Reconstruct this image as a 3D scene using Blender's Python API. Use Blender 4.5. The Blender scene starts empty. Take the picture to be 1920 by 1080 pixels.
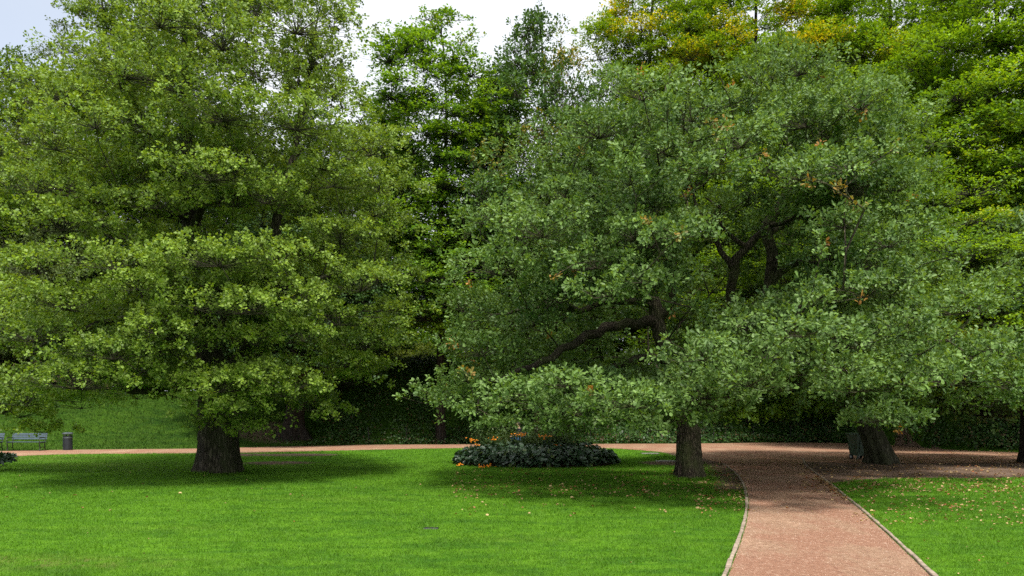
import bpy, bmesh, math, random
import numpy as np
from mathutils import Vector, Matrix

F, HY, CX, EYE = 1493.333, 770.0, 960.0, 2.0
R = math.radians
col = bpy.context.scene.collection
scene = bpy.context.scene
rng = np.random.default_rng(7)
random.seed(7)

# ------------------------------------------------------------------ helpers
def P(px, py, Y):
    return np.array([(px-CX)/F*Y, Y, EYE-(py-HY)/F*Y])
def G(px, py):
    Y = F*EYE/(py-HY)
    return ((px-CX)/F*Y, Y)
def sstep(a, b, x):
    t = np.clip((x-a)/(b-a), 0, 1)
    return t*t*(3-2*t)
def nz(x, y, s=1.0, k=0):
    x = x*s; y = y*s
    return (np.sin(x*1.3+y*.7+k)+np.sin(-x*.9+y*1.7+2.1*k+1)+np.sin(x*2.3-y*1.1+3*k)+np.sin(x*3.1+y*2.9+k*1.7)*.6)/3.6

def mesh_obj(name, V, faces=None, quads=None, tris=None, mat=None, parent=None, smooth=False, attrs=None):
    me = bpy.data.meshes.new(name)
    V = np.asarray(V, dtype=np.float32).reshape(-1, 3)
    if faces is not None:
        me.from_pydata([tuple(map(float, v)) for v in V], [], faces)
    else:
        loops = []; starts = []; tot = []; off = 0
        for arr, k in ((quads, 4), (tris, 3)):
            if arr is None or len(arr) == 0: continue
            arr = np.asarray(arr, dtype=np.int32).reshape(-1, k)
            loops.append(arr.ravel())
            starts.append(off+np.arange(len(arr), dtype=np.int32)*k)
            tot.append(np.full(len(arr), k, dtype=np.int32))
            off += arr.size
        loops = np.concatenate(loops); starts = np.concatenate(starts); tot = np.concatenate(tot)
        me.vertices.add(len(V)); me.vertices.foreach_set('co', V.ravel())
        me.loops.add(len(loops)); me.loops.foreach_set('vertex_index', loops)
        me.polygons.add(len(starts)); me.polygons.foreach_set('loop_start', starts); me.polygons.foreach_set('loop_total', tot)
        me.update(calc_edges=True)
    if smooth:
        me.polygons.foreach_set('use_smooth', np.ones(len(me.polygons), dtype=bool))
    for an, av in (attrs or {}).items():
        av = np.asarray(av, dtype=np.float32)
        if av.ndim == 1:
            a = me.attributes.new(an, 'FLOAT', 'POINT'); a.data.foreach_set('value', av)
        else:
            a = me.attributes.new(an, 'FLOAT_VECTOR', 'POINT'); a.data.foreach_set('vector', av.ravel())
    if mat: me.materials.append(mat)
    o = bpy.data.objects.new(name, me); col.objects.link(o)
    if parent: o.parent = parent
    return o

def tag(o, label=None, cat=None, group=None, kind=None):
    if label: o['label'] = label
    if cat: o['category'] = cat
    if group: o['group'] = group
    if kind: o['kind'] = kind
    return o
def empty(name, loc, label, cat, rz=0, group=None):
    o = bpy.data.objects.new(name, None); col.objects.link(o)
    o.location = [float(c) for c in loc]; o.rotation_euler = (0, 0, rz)
    o.empty_display_size = .2
    return tag(o, label, cat, group)
def copy_tree(o, parent=None):
    c = o.copy(); col.objects.link(c); c.parent = parent
    for ch in list(o.children): copy_tree(ch, c)
    return c

class MB:
    """collects shapes for one mesh"""
    def __init__(s): s.v = []; s.f = []
    def add(s, V, Fc):
        o = len(s.v); s.v += [tuple(map(float, v)) for v in V]; s.f += [tuple(i+o for i in f) for f in Fc]
    def box(s, c, d, rot=None, bev=0.0):
        bm = bmesh.new(); bmesh.ops.create_cube(bm, size=1.0)
        bmesh.ops.scale(bm, vec=d, verts=bm.verts)
        if bev: bmesh.ops.bevel(bm, geom=bm.edges[:], offset=bev, segments=1, affect='EDGES')
        if rot is not None: bmesh.ops.transform(bm, matrix=rot, verts=bm.verts)
        bmesh.ops.translate(bm, vec=c, verts=bm.verts)
        bm.verts.index_update()
        s.add([v.co[:] for v in bm.verts], [[v.index for v in f.verts] for f in bm.faces]); bm.free()
    def tube(s, pts, rad, n=8, cap=True):
        pts = [Vector(p) for p in pts]
        if not hasattr(rad, '__len__'): rad = [rad]*len(pts)
        V = []; Fc = []
        up = Vector((0, 0, 1))
        for i, p in enumerate(pts):
            t = (pts[min(i+1, len(pts)-1)]-pts[max(i-1, 0)]).normalized()
            a = t.cross(up if abs(t.z) < .9 else Vector((1, 0, 0))).normalized(); b = t.cross(a)
            for k in range(n):
                an = 2*math.pi*k/n; V.append(p+(a*math.cos(an)+b*math.sin(an))*rad[i])
        for i in range(len(pts)-1):
            for k in range(n):
                Fc.append((i*n+k, i*n+(k+1) % n, (i+1)*n+(k+1) % n, (i+1)*n+k))
        if cap: Fc.append(tuple(range(n-1, -1, -1))); Fc.append(tuple((len(pts)-1)*n+k for k in range(n)))
        s.add(V, Fc)
    def lathe(s, prof, n=24, c=(0, 0, 0)):
        V = []; Fc = []
        for r, z in prof:
            for k in range(n):
                a = 2*math.pi*k/n; V.append((c[0]+r*math.cos(a), c[1]+r*math.sin(a), c[2]+z))
        for i in range(len(prof)-1):
            for k in range(n): Fc.append((i*n+k, i*n+(k+1) % n, (i+1)*n+(k+1) % n, (i+1)*n+k))
        Fc.append(tuple(range(n-1, -1, -1))); Fc.append(tuple((len(prof)-1)*n+k for k in range(n)))
        s.add(V, Fc)
    def build(s, name, mat, parent=None, smooth=False):
        return mesh_obj(name, s.v, faces=s.f, mat=mat, parent=parent, smooth=smooth)

# ------------------------------------------------------------------ materials
class NT:
    def __init__(s, name):
        s.m = bpy.data.materials.new(name); s.m.use_nodes = True
        s.t = s.m.node_tree; s.t.nodes.clear()
        s.out = s.n('ShaderNodeOutputMaterial')
    def n(s, typ, **kw):
        nd = s.t.nodes.new(typ)
        for k, v in kw.items():
            if k.startswith('i_'):
                key = k[2:]; key = int(key) if key.isdigit() else key.replace('_', ' ')
                if isinstance(v, bpy.types.NodeSocket): s.t.links.new(v, nd.inputs[key])
                else: nd.inputs[key].default_value = v
            else: setattr(nd, k, v)
        return nd
    def link(s, a, b): s.t.links.new(a, b)
    def math(s, op, a, b=0.0, clamp=False):
        nd = s.n('ShaderNodeMath', operation=op, use_clamp=clamp)
        for i, v in enumerate((a, b)):
            if isinstance(v, bpy.types.NodeSocket): s.link(v, nd.inputs[i])
            else: nd.inputs[i].default_value = v
        return nd.outputs[0]
    def mix(s, f, a, b, mode='MIX'):
        nd = s.n('ShaderNodeMix', data_type='RGBA', blend_type=mode)
        for i, v in ((0, f), (6, a), (7, b)):
            if isinstance(v, bpy.types.NodeSocket): s.link(v, nd.inputs[i])
            else: nd.inputs[i].default_value = (*v, 1) if hasattr(v, '__len__') and len(v) == 3 else v
        return nd.outputs[2]
    def noise(s, scale, vec=None, detail=4, rough=.55):
        nd = s.n('ShaderNodeTexNoise'); nd.inputs['Scale'].default_value = scale
        nd.inputs['Detail'].default_value = detail; nd.inputs['Roughness'].default_value = rough
        if vec is not None: s.link(vec, nd.inputs['Vector'])
        return nd.outputs['Fac']
    def ramp(s, f, stops):
        nd = s.n('ShaderNodeValToRGB'); s.link(f, nd.inputs[0]); cr = nd.color_ramp
        while len(cr.elements) > len(stops): cr.elements.remove(cr.elements[-1])
        while len(cr.elements) < len(stops): cr.elements.new(.5)
        for e, (p, c) in zip(cr.elements, stops):
            e.position = p; e.color = (*c, 1) if hasattr(c, '__len__') else (c, c, c, 1)
        return nd.outputs[0]
    def pos(s, scale=None):
        g = s.n('ShaderNodeNewGeometry').outputs['Position']
        if scale is None: return g
        m = s.n('ShaderNodeVectorMath', operation='MULTIPLY'); s.link(g, m.inputs[0]); m.inputs[1].default_value = scale
        return m.outputs[0]
    def finish(s, color, rough=.8, spec=.3, bump=None, bstr=.5, bdist=.02, transl=0, metal=0, tcol=None):
        p = s.n('ShaderNodeBsdfPrincipled')
        for k, v in (('Base Color', color), ('Roughness', rough), ('Specular IOR Level', spec), ('Metallic', metal)):
            if isinstance(v, bpy.types.NodeSocket): s.link(v, p.inputs[k])
            else: p.inputs[k].default_value = (*v, 1) if hasattr(v, '__len__') and len(v) == 3 else v
        if bump is not None:
            b = s.n('ShaderNodeBump'); b.inputs['Strength'].default_value = bstr; b.inputs['Distance'].default_value = bdist
            s.link(bump, b.inputs['Height']); s.link(b.outputs[0], p.inputs['Normal'])
        o = p.outputs[0]
        if transl:
            t = s.n('ShaderNodeBsdfTranslucent'); c = tcol if tcol is not None else color
            if isinstance(c, bpy.types.NodeSocket): s.link(c, t.inputs[0])
            else: t.inputs[0].default_value = (*c, 1)
            ms = s.n('ShaderNodeMixShader'); ms.inputs[0].default_value = transl
            s.link(o, ms.inputs[1]); s.link(t.outputs[0], ms.inputs[2]); o = ms.outputs[0]
        s.link(o, s.out.inputs[0])
        return s.m

def leaf_mat(name, dark, light, patch=(.55, .22, .02), rough=.5, spec=.35, transl=.35, tboost=1.3):
    m = NT(name)
    a = m.n('ShaderNodeAttribute', attribute_name='tint')
    sp = m.n('ShaderNodeSeparateXYZ'); m.link(a.outputs['Vector'], sp.inputs[0])
    c = m.mix(sp.outputs[0], dark, light)
    c = m.mix(sp.outputs[1], c, patch)
    hs = m.n('ShaderNodeHueSaturation'); m.link(c, hs.inputs['Color'])
    m.link(m.math('ADD', m.math('MULTIPLY', sp.outputs[2], .5), .75), hs.inputs['Value'])
    c = hs.outputs[0]
    tc = m.mix(1.0, c, (tboost*1.15, tboost, .45), 'MULTIPLY')
    return m.finish(c, rough, spec, transl=transl, tcol=tc)

def bark_mat(name, c1, c2, moss=None, mossamt=.4, vs=1.0, depth=.04):
    m = NT(name)
    v = m.pos((9*vs, 9*vs, 1.6*vs))
    n1 = m.noise(1.6, v, 6, .65)
    vo = m.n('ShaderNodeTexVoronoi', feature='DISTANCE_TO_EDGE'); m.link(v, vo.inputs['Vector']); vo.inputs['Scale'].default_value = 1.5
    cr = m.ramp(vo.outputs['Distance'], [(0, 0), (.35, 1)])
    f = m.math('MULTIPLY', cr, n1)
    c = m.mix(m.ramp(f, [(.1, 0), (.6, 1)]), c1, c2)
    if moss:
        mm = m.ramp(m.noise(1.3, m.pos(), 5, .6), [(.5-.25*mossamt, 0), (.75-.2*mossamt, 1)])
        c = m.mix(m.math('MULTIPLY', mm, .75), c, moss)
    return m.finish(c, .95, .15, bump=f, bstr=.9, bdist=depth)

def simple(name, c, rough=.6, spec=.4, metal=0, var=.25, ns=6):
    m = NT(name); n = m.noise(ns, m.pos(), 5)
    cc = m.mix(m.ramp(n, [(.3, 0), (.7, 1)]), tuple(x*(1-var) for x in c), tuple(min(1, x*(1+var)) for x in c))
    return m.finish(cc, rough, spec, metal=metal, bump=n, bstr=.15, bdist=.01)

def lawn_color(m):
    """lawn colour, shared by turf and blades: patches, streaks, worn spots"""
    p = m.pos()
    big = m.noise(.22, p, 3, .5)
    mid = m.noise(1.1, m.pos((.6, 1.5, 1)), 4, .6)
    fine = m.noise(9, p, 4, .7); tuf = m.noise(3.4, m.pos((.7, 1.2, 1)), 5, .7)
    c = m.mix(m.ramp(big, [(.35, 0), (.65, 1)]), (.054, .158, .006), (.096, .238, .009))
    c = m.mix(m.ramp(mid, [(.42, 0), (.68, .75)]), c, (.135, .295, .014))
    c = m.mix(m.ramp(mid, [(.28, .7), (.45, 0)]), c, (.034, .115, .010))
    c = m.mix(m.ramp(fine, [(.35, .45), (.6, 0)]), c, (.030, .085, .006))
    c = m.mix(m.ramp(tuf, [(.32, .65), (.50, 0)]), c, (.026, .090, .012))
    c = m.mix(m.ramp(tuf, [(.55, 0), (.70, .6)]), c, (.165, .310, .030))
    return c

M = {}
def make_mats():
    m = NT('lawn_turf')
    c = lawn_color(m)
    a = m.n('ShaderNodeAttribute', attribute_name='soil').outputs['Fac']
    w = m.n('ShaderNodeAttribute', attribute_name='worn').outputs['Fac']
    n = m.noise(3.2, m.pos((1, .8, 1)), 6, .7); nf = m.noise(28, m.pos(), 4, .7)
    soil = m.mix(m.ramp(nf, [(.35, 0), (.65, 1)]), (.095, .064, .048), (.240, .165, .125))
    soil = m.mix(m.ramp(m.noise(1.2, m.pos(), 4), [(.4, 0), (.7, .6)]), soil, (.085, .050, .022))
    sf = m.ramp(m.math('ADD', m.math('MULTIPLY', n, .55), m.math('SUBTRACT', a, .28)), [(.42, 0), (.58, 1)])
    wc = m.mix(m.ramp(nf, [(.35, 0), (.65, 1)]), (.10, .105, .025), (.19, .15, .065))
    c = m.mix(m.math('MULTIPLY', w, m.ramp(n, [(.40, 0), (.62, 1)])), c, wc)
    slope_shade = m.n('ShaderNodeAttribute', attribute_name='rough').outputs['Fac']
    c = m.mix(slope_shade, c, m.mix(1.0, c, (.42, .40, .6), 'MULTIPLY'))  # turf beyond the far path darkened: tree shade painted into its colour
    c = m.mix(sf, c, soil)
    M['turf'] = m.finish(c, .95, .1, bump=m.math('ADD', n, nf), bstr=.8, bdist=.05)
    m = NT('grass_blades')
    a = m.n('ShaderNodeAttribute', attribute_name='tint')
    c = m.mix(m.math('MULTIPLY', a.outputs['Fac'], .55), lawn_color(m), (.150, .300, .020))
    M['blade'] = m.finish(c, .6, .25, transl=.3, tcol=m.mix(1.0, c, (1.4, 1.35, .5), 'MULTIPLY'))
    m = NT('slope_grass_shaded')
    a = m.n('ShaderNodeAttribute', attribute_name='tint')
    c = m.mix(m.math('MULTIPLY', a.outputs['Fac'], .55), m.mix(1.0, lawn_color(m), (.55, .52, .8), 'MULTIPLY'), (.075, .140, .012))  # lawn colour darkened, tree shade painted into the slope blades
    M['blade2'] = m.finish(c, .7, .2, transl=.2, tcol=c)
    # red gravel path
    m = NT('gravel')
    nf = m.noise(45, m.pos(), 5, .8); nm = m.noise(.9, m.pos((1, .5, 1)), 5, .65); sp = m.noise(160, m.pos(), 2, .8)
    c = m.mix(m.ramp(nf, [(.3, 0), (.7, 1)]), (.235, .128, .080), (.43, .28, .18))
    c = m.mix(m.ramp(nm, [(.45, 0), (.56, .85)]), c, (.31, .155, .098))
    c = m.mix(m.ramp(nm, [(.3, .5), (.42, 0)]), c, (.62, .40, .27))
    c = m.mix(m.ramp(sp, [(.32, .7), (.42, 0)]), c, (.16, .085, .065))
    c = m.mix(m.ramp(sp, [(.62, 0), (.72, .7)]), c, (.62, .40, .27))
    g14 = m.noise(13, m.pos((1, .6, 1)), 4, .8)
    c = m.mix(m.ramp(g14, [(.34, .7), (.47, 0)]), c, (.19, .095, .065))
    c = m.mix(m.ramp(g14, [(.55, 0), (.68, .6)]), c, (.60, .43, .32))
    M['gravel'] = m.finish(c, .95, .15, bump=m.math('ADD', nf, sp), bstr=.8, bdist=.02)
    M['edge'] = simple('edging_stone', (.28, .22, .17), .9, .2, var=.4, ns=9)
    m = NT('grit'); a = m.n('ShaderNodeAttribute', attribute_name='tint').outputs['Fac']
    M['grit'] = m.finish(m.ramp(a, [(0, (.14, .07, .05)), (.5, (.36, .20, .14)), (.9, (.50, .34, .26)), (1, (.62, .52, .44))]), .9, .2)
    # leaves
    M['l_linden'] = leaf_mat('leaf_yellow_green', (.044, .098, .014), (.262, .382, .052), (.26, .22, .04))
    M['l_oak'] = leaf_mat('leaf_blue_green', (.030, .080, .017), (.185, .300, .072), (.50, .22, .06), rough=.5, spec=.32, transl=.30)
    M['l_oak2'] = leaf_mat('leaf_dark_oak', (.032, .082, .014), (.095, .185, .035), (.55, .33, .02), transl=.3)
    M['l_horn'] = leaf_mat('leaf_lime', (.055, .140, .008), (.245, .405, .018), (.66, .56, .02), transl=.45)
    M['l_horny'] = leaf_mat('leaf_gold_green', (.058, .130, .008), (.215, .355, .016), (.72, .54, .02), transl=.45)
    M['l_maple'] = leaf_mat('leaf_fresh', (.050, .140, .010), (.215, .375, .025), (.40, .30, .03), transl=.42)
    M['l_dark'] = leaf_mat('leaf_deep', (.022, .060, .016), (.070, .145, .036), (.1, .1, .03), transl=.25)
    M['l_grey'] = leaf_mat('leaf_greyish', (.055, .095, .022), (.150, .210, .055), (.28, .17, .03), transl=.3)
    M['l_ivy'] = leaf_mat('leaf_ivy', (.015, .045, .008), (.058, .135, .024), (.09, .065, .025), transl=.1)
    M['l_hosta'] = leaf_mat('leaf_broad', (.022, .052, .026), (.060, .110, .052), (.12, .17, .04), rough=.35, spec=.55, transl=.12)
    M['l_shrub'] = leaf_mat('leaf_pale_shrub', (.12, .19, .03), (.26, .32, .07), (.3, .25, .1), transl=.4)
    M['l_fall'] = leaf_mat('leaf_fallen', (.22, .13, .055), (.50, .37, .18), (.28, .09, .03), transl=.1, rough=.7)
    M['petal'] = simple('petals', (.85, .26, .01), .6, .2, var=.2, ns=20)
    M['b_linden'] = bark_mat('bark_grey_brown', (.028, .023, .018), (.125, .105, .078), (.035, .045, .015), .3, 1.0, .05)
    M['b_oak'] = bark_mat('bark_oak', (.026, .020, .015), (.150, .122, .090), (.070, .085, .030), .25, 1.6, .04)
    M['b_dark'] = bark_mat('bark_dark', (.018, .015, .012), (.065, .053, .042), None, 0, 1.2, .04)
    M['b_beech'] = bark_mat('bark_beech', (.035, .032, .022), (.105, .098, .068), (.050, .058, .026), .5, .7, .03)
    M['iron'] = simple('black_iron', (.012, .013, .014), .5, .5, 0)
    M['slat'] = simple('painted_slats', (.045, .075, .085), .45, .5)
    M['slat_back'] = simple('painted_back_slats', (.065, .095, .125), .4, .5)
    M['bin'] = simple('bin_metal', (.028, .036, .042), .45, .5, .3)
    M['rim'] = simple('bin_rim', (.10, .125, .13), .4, .5, .4)
    M['wheelie'] = simple('green_plastic', (.030, .062, .034), .45, .5, var=.12)
    M['wheelie_lid'] = simple('green_lid', (.045, .080, .050), .4, .5, var=.12)
    M['rubber'] = simple('rubber', (.012, .012, .012), .8, .3)
    M['white'] = simple('worn_white', (.55, .56, .55), .5, .4)
    M['stone'] = simple('cover_stone', (.27, .26, .23), .9, .2)
    M['soilbed'] = simple('bed_soil', (.035, .022, .014), .95, .1)
    M['plaster'] = simple('yellow_plaster', (.62, .47, .24), .9, .2, var=.08)
    M['plaster_w'] = simple('white_plaster', (.70, .74, .80), .9, .2, var=.05)
    M['roof'] = simple('roof_slate', (.16, .17, .20), .8, .3)
    M['glass'] = simple('window_dark', (.03, .04, .05), .1, .6)
    M['skin'] = simple('skin', (.50, .30, .22), .6, .3, var=.05)
    M['hair'] = simple('hair', (.03, .02, .015), .6, .3)
    M['jacket'] = simple('jacket_black', (.018, .018, .026), .8, .2)
    M['jeans'] = simple('denim', (.045, .11, .26), .85, .2, var=.15)
make_mats()

# ------------------------------------------------------------------ terrain
UP = [(-500, 849), (-200, 848), (0, 846), (130, 843.5), (370, 841.5), (480, 838.5), (700, 834), (900, 833), (1100, 832.5), (1260, 832), (1340, 831.5), (1450, 830), (1560, 830.5), (1640, 832.5), (1720, 839), (1770, 843), (1850, 847), (1920, 849), (2200, 853)]
UPW = np.array([G(*p) for p in UP])
def yfar(x): return np.interp(x, UPW[:, 0], UPW[:, 1])
def H(x, y):
    x = np.asarray(x, float); y = np.asarray(y, float)
    yf = yfar(x)
    k = sstep(-19, -7, x)
    w = 15+(6.0-15)*k; h = 3.3+(5.2-3.3)*k
    h = h-1.0*sstep(16, 26, x)
    t = sstep(0.0, 1.0, (y-yf-.5)/w)
    z = t*h + np.clip(y-yf-w-2, 0, 400)*.02
    z = z + t*.25*nz(x, y, .5)
    z = z + .05*nz(x, y, .25, 2)*sstep(60, 45, y)*0
    return z
def axis(segs):
    a = []
    for s, e, d in segs: a += list(np.arange(s, e, d))
    return np.array(a+[segs[-1][1]])
xs = axis([(-220, -60, 8), (-60, -32, 1.2), (-32, 32, .22), (32, 60, 1.2), (60, 220, 8)])
ys = axis([(-30, 3, 3), (3, 60, .22), (60, 90, 1), (90, 320, 10)])
XX, YY = np.meshgrid(xs, ys)
ZZ = H(XX, YY)
# path polygons (world)
lowL = [(-500, 872), (-200, 862), (0, 857), (130, 852), (370, 850), (480, 848.5), (700, 843.5), (860, 840.5), (1110, 840.5), (1180, 843), (1260, 850), (1310, 857), (1345, 864)]
edL = [(1358, 870), (1372, 879), (1385, 891), (1395, 905), (1401, 922), (1404, 942), (1403, 962), (1398, 988), (1390, 1015), (1379, 1045), (1366, 1080), (1345, 1140), (1310, 1230)]
edR = [(1504, 861), (1506, 868), (1514, 877), (1530, 890), (1550, 905), (1580, 930), (1605, 950), (1627, 970), (1660, 1000), (1700, 1038), (1743, 1080), (1815, 1150), (1900, 1230)]
lowR = [(1530, 866), (1620, 869), (1700, 868), (1820, 868), (1920, 869), (2300, 880)]
def catmull(pts, n=6):
    pts = [np.array(p, float) for p in pts]; out = []
    for i in range(len(pts)-1):
        p0, p1, p2, p3 = pts[max(i-1, 0)], pts[i], pts[i+1], pts[min(i+2, len(pts)-1)]
        for k in range(n):
            t = k/n
            out.append(.5*((2*p1)+(-p0+p2)*t+(2*p0-5*p1+4*p2-p3)*t*t+(-p0+3*p1-3*p2+p3)*t**3))
    out.append(pts[-1]); return np.array(out)
edLw = catmull([G(*p) for p in edL]); edRw = catmull([G(*p) for p in edR])
lowLw = catmull([G(*p) for p in lowL], 8); lowRw = catmull([G(*p) for p in lowR], 8); upw = catmull([G(*p) for p in UP], 8)
wob = lambda A, s=.07: A+np.stack([np.zeros(len(A)), s*nz(A[:, 0], A[:, 1], 2.3)], 1)
path_poly = np.concatenate([wob(lowLw), edLw, edRw[::-1], wob(lowRw, .25), wob(upw[::-1], .10)])
def inside(x, y, poly):
    x = np.asarray(x); y = np.asarray(y); c = np.zeros(x.shape, bool)
    x0, y0 = poly[:, 0], poly[:, 1]; x1, y1 = np.roll(x0, -1), np.roll(y0, -1)
    for a, b, cc, d in zip(x0, y0, x1, y1):
        if b == d: continue
        m = ((b > y) != (d > y)) & (x < (cc-a)*(y-b)/(d-b)+a); c ^= m
    return c
# soil mask: bare ground under the trees by the path, and worn lawn
def soil_mask(x, y):
    gx, gy = x, y
    yb = np.interp(x, *zip(*[G(1480, 930), G(1560, 905), G(1620, 899), G(1700, 896), G(1820, 897), G(1920, 894), G(2300, 893)]))
    s = sstep(-.9, .9, y-yb)*sstep(6.2, 8.2, x)*sstep(0.5, -.3, y-yfar(x))
    # strip left of the near path, behind the oak
    ex = np.interp(y, edLw[::-1, 1], edLw[::-1, 0])
    s = np.maximum(s, sstep(-2.2, -.2, x-ex)*sstep(.6, -.1, x-ex)*sstep(17.5, 21, y)*sstep(34, 30, y)*.62)
    def blob(px, py, rx, ry, a):
        X, Y = G(px, py); return a*np.exp(-((x-X)/rx)**2-((y-Y)/ry)**2)
    for b in ((1293, 893, 1.1, 1.3, 1.0), (1255, 868, 1.6, 2.0, .8), (430, 885, 1.5, .9, .6), (520, 868, 2.2, 1.6, .75), (560, 853, 2.5, 1.6, .85), (460, 853, 2.2, 2, .7), (735, 812, 1, 1, .0)):
        s = np.maximum(s, blob(*b))
    # foot of the bank
    t = (y-yfar(x))
    s = np.maximum(s, sstep(-.3, .5, t)*sstep(-9, -5, x)*sstep(4.2, 3.0, t)*.35)
    s = np.maximum(s, sstep(-.1, .3, t)*sstep(1.4, .4, t)*.5)
    X, Y = G(548, 827); s = np.maximum(s, np.exp(-((x-X)/3.2)**2-((y-47)/2.2)**2)*.8)
    return np.clip(s, 0, 1)
def worn_mask(x, y):
    s = np.zeros_like(x)
    for px, py, rx, ry, a in ((60, 860, 5, 1.6, 1), (170, 872, 3.5, 2.0, .9), (240, 880, 3, 1.6, .6), (520, 875, 4, 1.4, .5), (60, 1050, 1.6, .35, 1), (140, 1060, 1.5, .3, .8), (620, 935, 2.5, .5, .3), (1000, 1010, 1.2, .25, .3), (300, 990, 1.5, .3, .3), (1000, 915, 3, .9, .35), (1460, 900, 1, 2, .3)):
        X, Y = G(px, py); s = np.maximum(s, a*np.exp(-((x-X)/rx)**2-((y-Y)/ry)**2))
    return s
SO = soil_mask(XX, YY); WO = worn_mask(XX, YY)
ny, nx = XX.shape
idx = np.arange(nx*ny).reshape(ny, nx)
q = np.stack([idx[:-1, :-1], idx[:-1, 1:], idx[1:, 1:], idx[1:, :-1]], -1).reshape(-1, 4)
ground = mesh_obj('ground', np.stack([XX, YY, ZZ], -1), quads=q, mat=M['turf'], smooth=True, attrs={'soil': SO.ravel(), 'worn': WO.ravel(), 'rough': sstep(-.2, .4, YY-yfar(XX)).ravel()})  # 'rough' masks where shade is painted into the turf past the path
tag(ground, kind='structure')
# path sheet
ylo_pts = np.concatenate([lowLw, lowRw])
def strip(a, b, z, k, along_x):
    rows = a.shape[0]; u = np.linspace(0, 1, k)[None]
    if along_x: X = np.repeat(a[:, :1], k, 1); Y = a[:, 1:2]*(1-u)+b[:, 1:2]*u
    else: Y = np.repeat(a[:, 1:2], k, 1); X = a[:, :1]*(1-u)+b[:, :1]*u
    id_ = np.arange(rows*k).reshape(rows, k); q_ = np.stack([id_[:-1, :-1], id_[:-1, 1:], id_[1:, 1:], id_[1:, :-1]], -1).reshape(-1, 4)
    return np.stack([X, Y, np.full_like(X, z)], -1).reshape(-1, 3), q_
px_ = np.concatenate([np.arange(-60, -12, 1.0), np.arange(-12, 34, .15), np.arange(34, 70, 1.0)])
ylow_ = np.interp(px_, ylo_pts[:, 0], ylo_pts[:, 1])+.07*nz(px_, px_*0, 2.3); yup_ = np.array([float(yfar(v)) for v in px_])+.08*nz(px_, px_*0+5, 2.9)
Va, Qa = strip(np.stack([px_, ylow_], 1), np.stack([px_, np.maximum(yup_, ylow_+.4)], 1), .006, 6, True)
py_ = np.arange(4.5, 34.5, .2)
xl_ = np.interp(py_, edLw[::-1, 1], edLw[::-1, 0]); xr_ = np.interp(py_, edRw[::-1, 1], edRw[::-1, 0])
Vb, Qb = strip(np.stack([xl_, py_], 1), np.stack([xr_, py_], 1), .009, 6, False)
o = mesh_obj('gravel_path', np.concatenate([Va, Vb]), quads=np.concatenate([Qa, Qb+len(Va)]), mat=M['gravel']); tag(o, kind='structure')
if o.data.polygons[0].normal.z < 0: o.data.flip_normals()
# edging stones along the near path
def edging(line, side):
    mb = MB(); d = np.r_[0, np.cumsum(np.hypot(*np.diff(line, axis=0).T))]; s = 0
    while s < d[-1]-.3:
        L = random.uniform(.30, .62); e = min(s+L, d[-1])
        a = [np.interp(s+.006, d, line[:, k]) for k in (0, 1)]; b = [np.interp(e-.006, d, line[:, k]) for k in (0, 1)]
        c = ((a[0]+b[0])/2+side*.045, (a[1]+b[1])/2); ang = math.atan2(b[1]-a[1], b[0]-a[0])
        mb.box((c[0], c[1], .012+random.uniform(-.006, .006)), (math.hypot(b[0]-a[0], b[1]-a[1]), .056+random.uniform(-.012, .012), .05), Matrix.Rotation(ang+random.uniform(-.02, .02), 4, 'Z'), .008)
        s = e
    return mb
o = edging(edLw, -1).build('path_edging', M['edge']); tag(o, kind='structure')
o = edging(edRw, 1).build('path_edging', M['edge']); tag(o, kind='structure')

# loose grit on the near path
def grit(n):
    d = 5.5*(30/5.5)**(rng.uniform(0, 1, n)**1.3)
    l = np.interp(d, edLw[::-1, 1], edLw[::-1, 0]); rr = np.interp(d, edRw[::-1, 1], edRw[::-1, 0])
    u = rng.uniform(0.01, .99, n); e = rng.uniform(0, 1, n) < .25; u = np.where(e, np.where(u < .5, u**2*.6, 1-(1-u)**2*.6), u)
    x = l+(rr-l)*u; sz = rng.uniform(.003, .0075, n)*np.clip(d/11, .8, 2)
    T = np.array([(1, 0, -.3), (0, 1, -.3), (-1, 0, -.3), (0, -1, -.3), (0, 0, .7)])
    J = rng.uniform(.6, 1.3, (n, 5, 1)); V = T[None]*J*sz[:, None, None]; a = rng.uniform(0, 6.28, n); ca, sa = np.cos(a)[:, None], np.sin(a)[:, None]
    W = np.stack([V[..., 0]*ca-V[..., 1]*sa+x[:, None], V[..., 0]*sa+V[..., 1]*ca+d[:, None], V[..., 2]+.009], -1)
    tr = (np.arange(n)*5)[:, None, None]+np.array([[0, 1, 4], [1, 2, 4], [2, 3, 4], [3, 0, 4]])
    o = mesh_obj('loose_gravel', W, tris=tr.reshape(-1, 3), mat=M['grit'], attrs={'tint': np.repeat(rng.uniform(0, 1, n), 5)}); tag(o, kind='stuff')
grit(42000)
# ------------------------------------------------------------------ grass
def blades(x, y, h, w):
    n = len(x); z = H(x, y); a = rng.uniform(0, 2*np.pi, n); dx, dy = np.cos(a), np.sin(a)
    l = rng.normal(0, .55, (n, 2))
    V = np.empty((n, 3, 3), np.float32)
    V[:, 0] = np.stack([x-dx*w/2, y-dy*w/2, z-.004], 1); V[:, 1] = np.stack([x+dx*w/2, y+dy*w/2, z-.004], 1)
    V[:, 2] = np.stack([x+l[:, 0]*h, y+l[:, 1]*h, z+h], 1)
    return V
def scatter_grass(n, dlo, dhi, power, marg=1.15):
    u = rng.uniform(0, 1, n); d = dlo*(dhi/dlo)**(u**power)
    x = rng.uniform(-marg, marg, n)*d+0
    return x, d
gx, gy = scatter_grass(1250000, 5.5, 44, 1.15)
so = soil_mask(gx, gy)+.28*(nz(gx, gy, 3.0)+nz(gx, gy, 7.1, 3)*.6)
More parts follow.
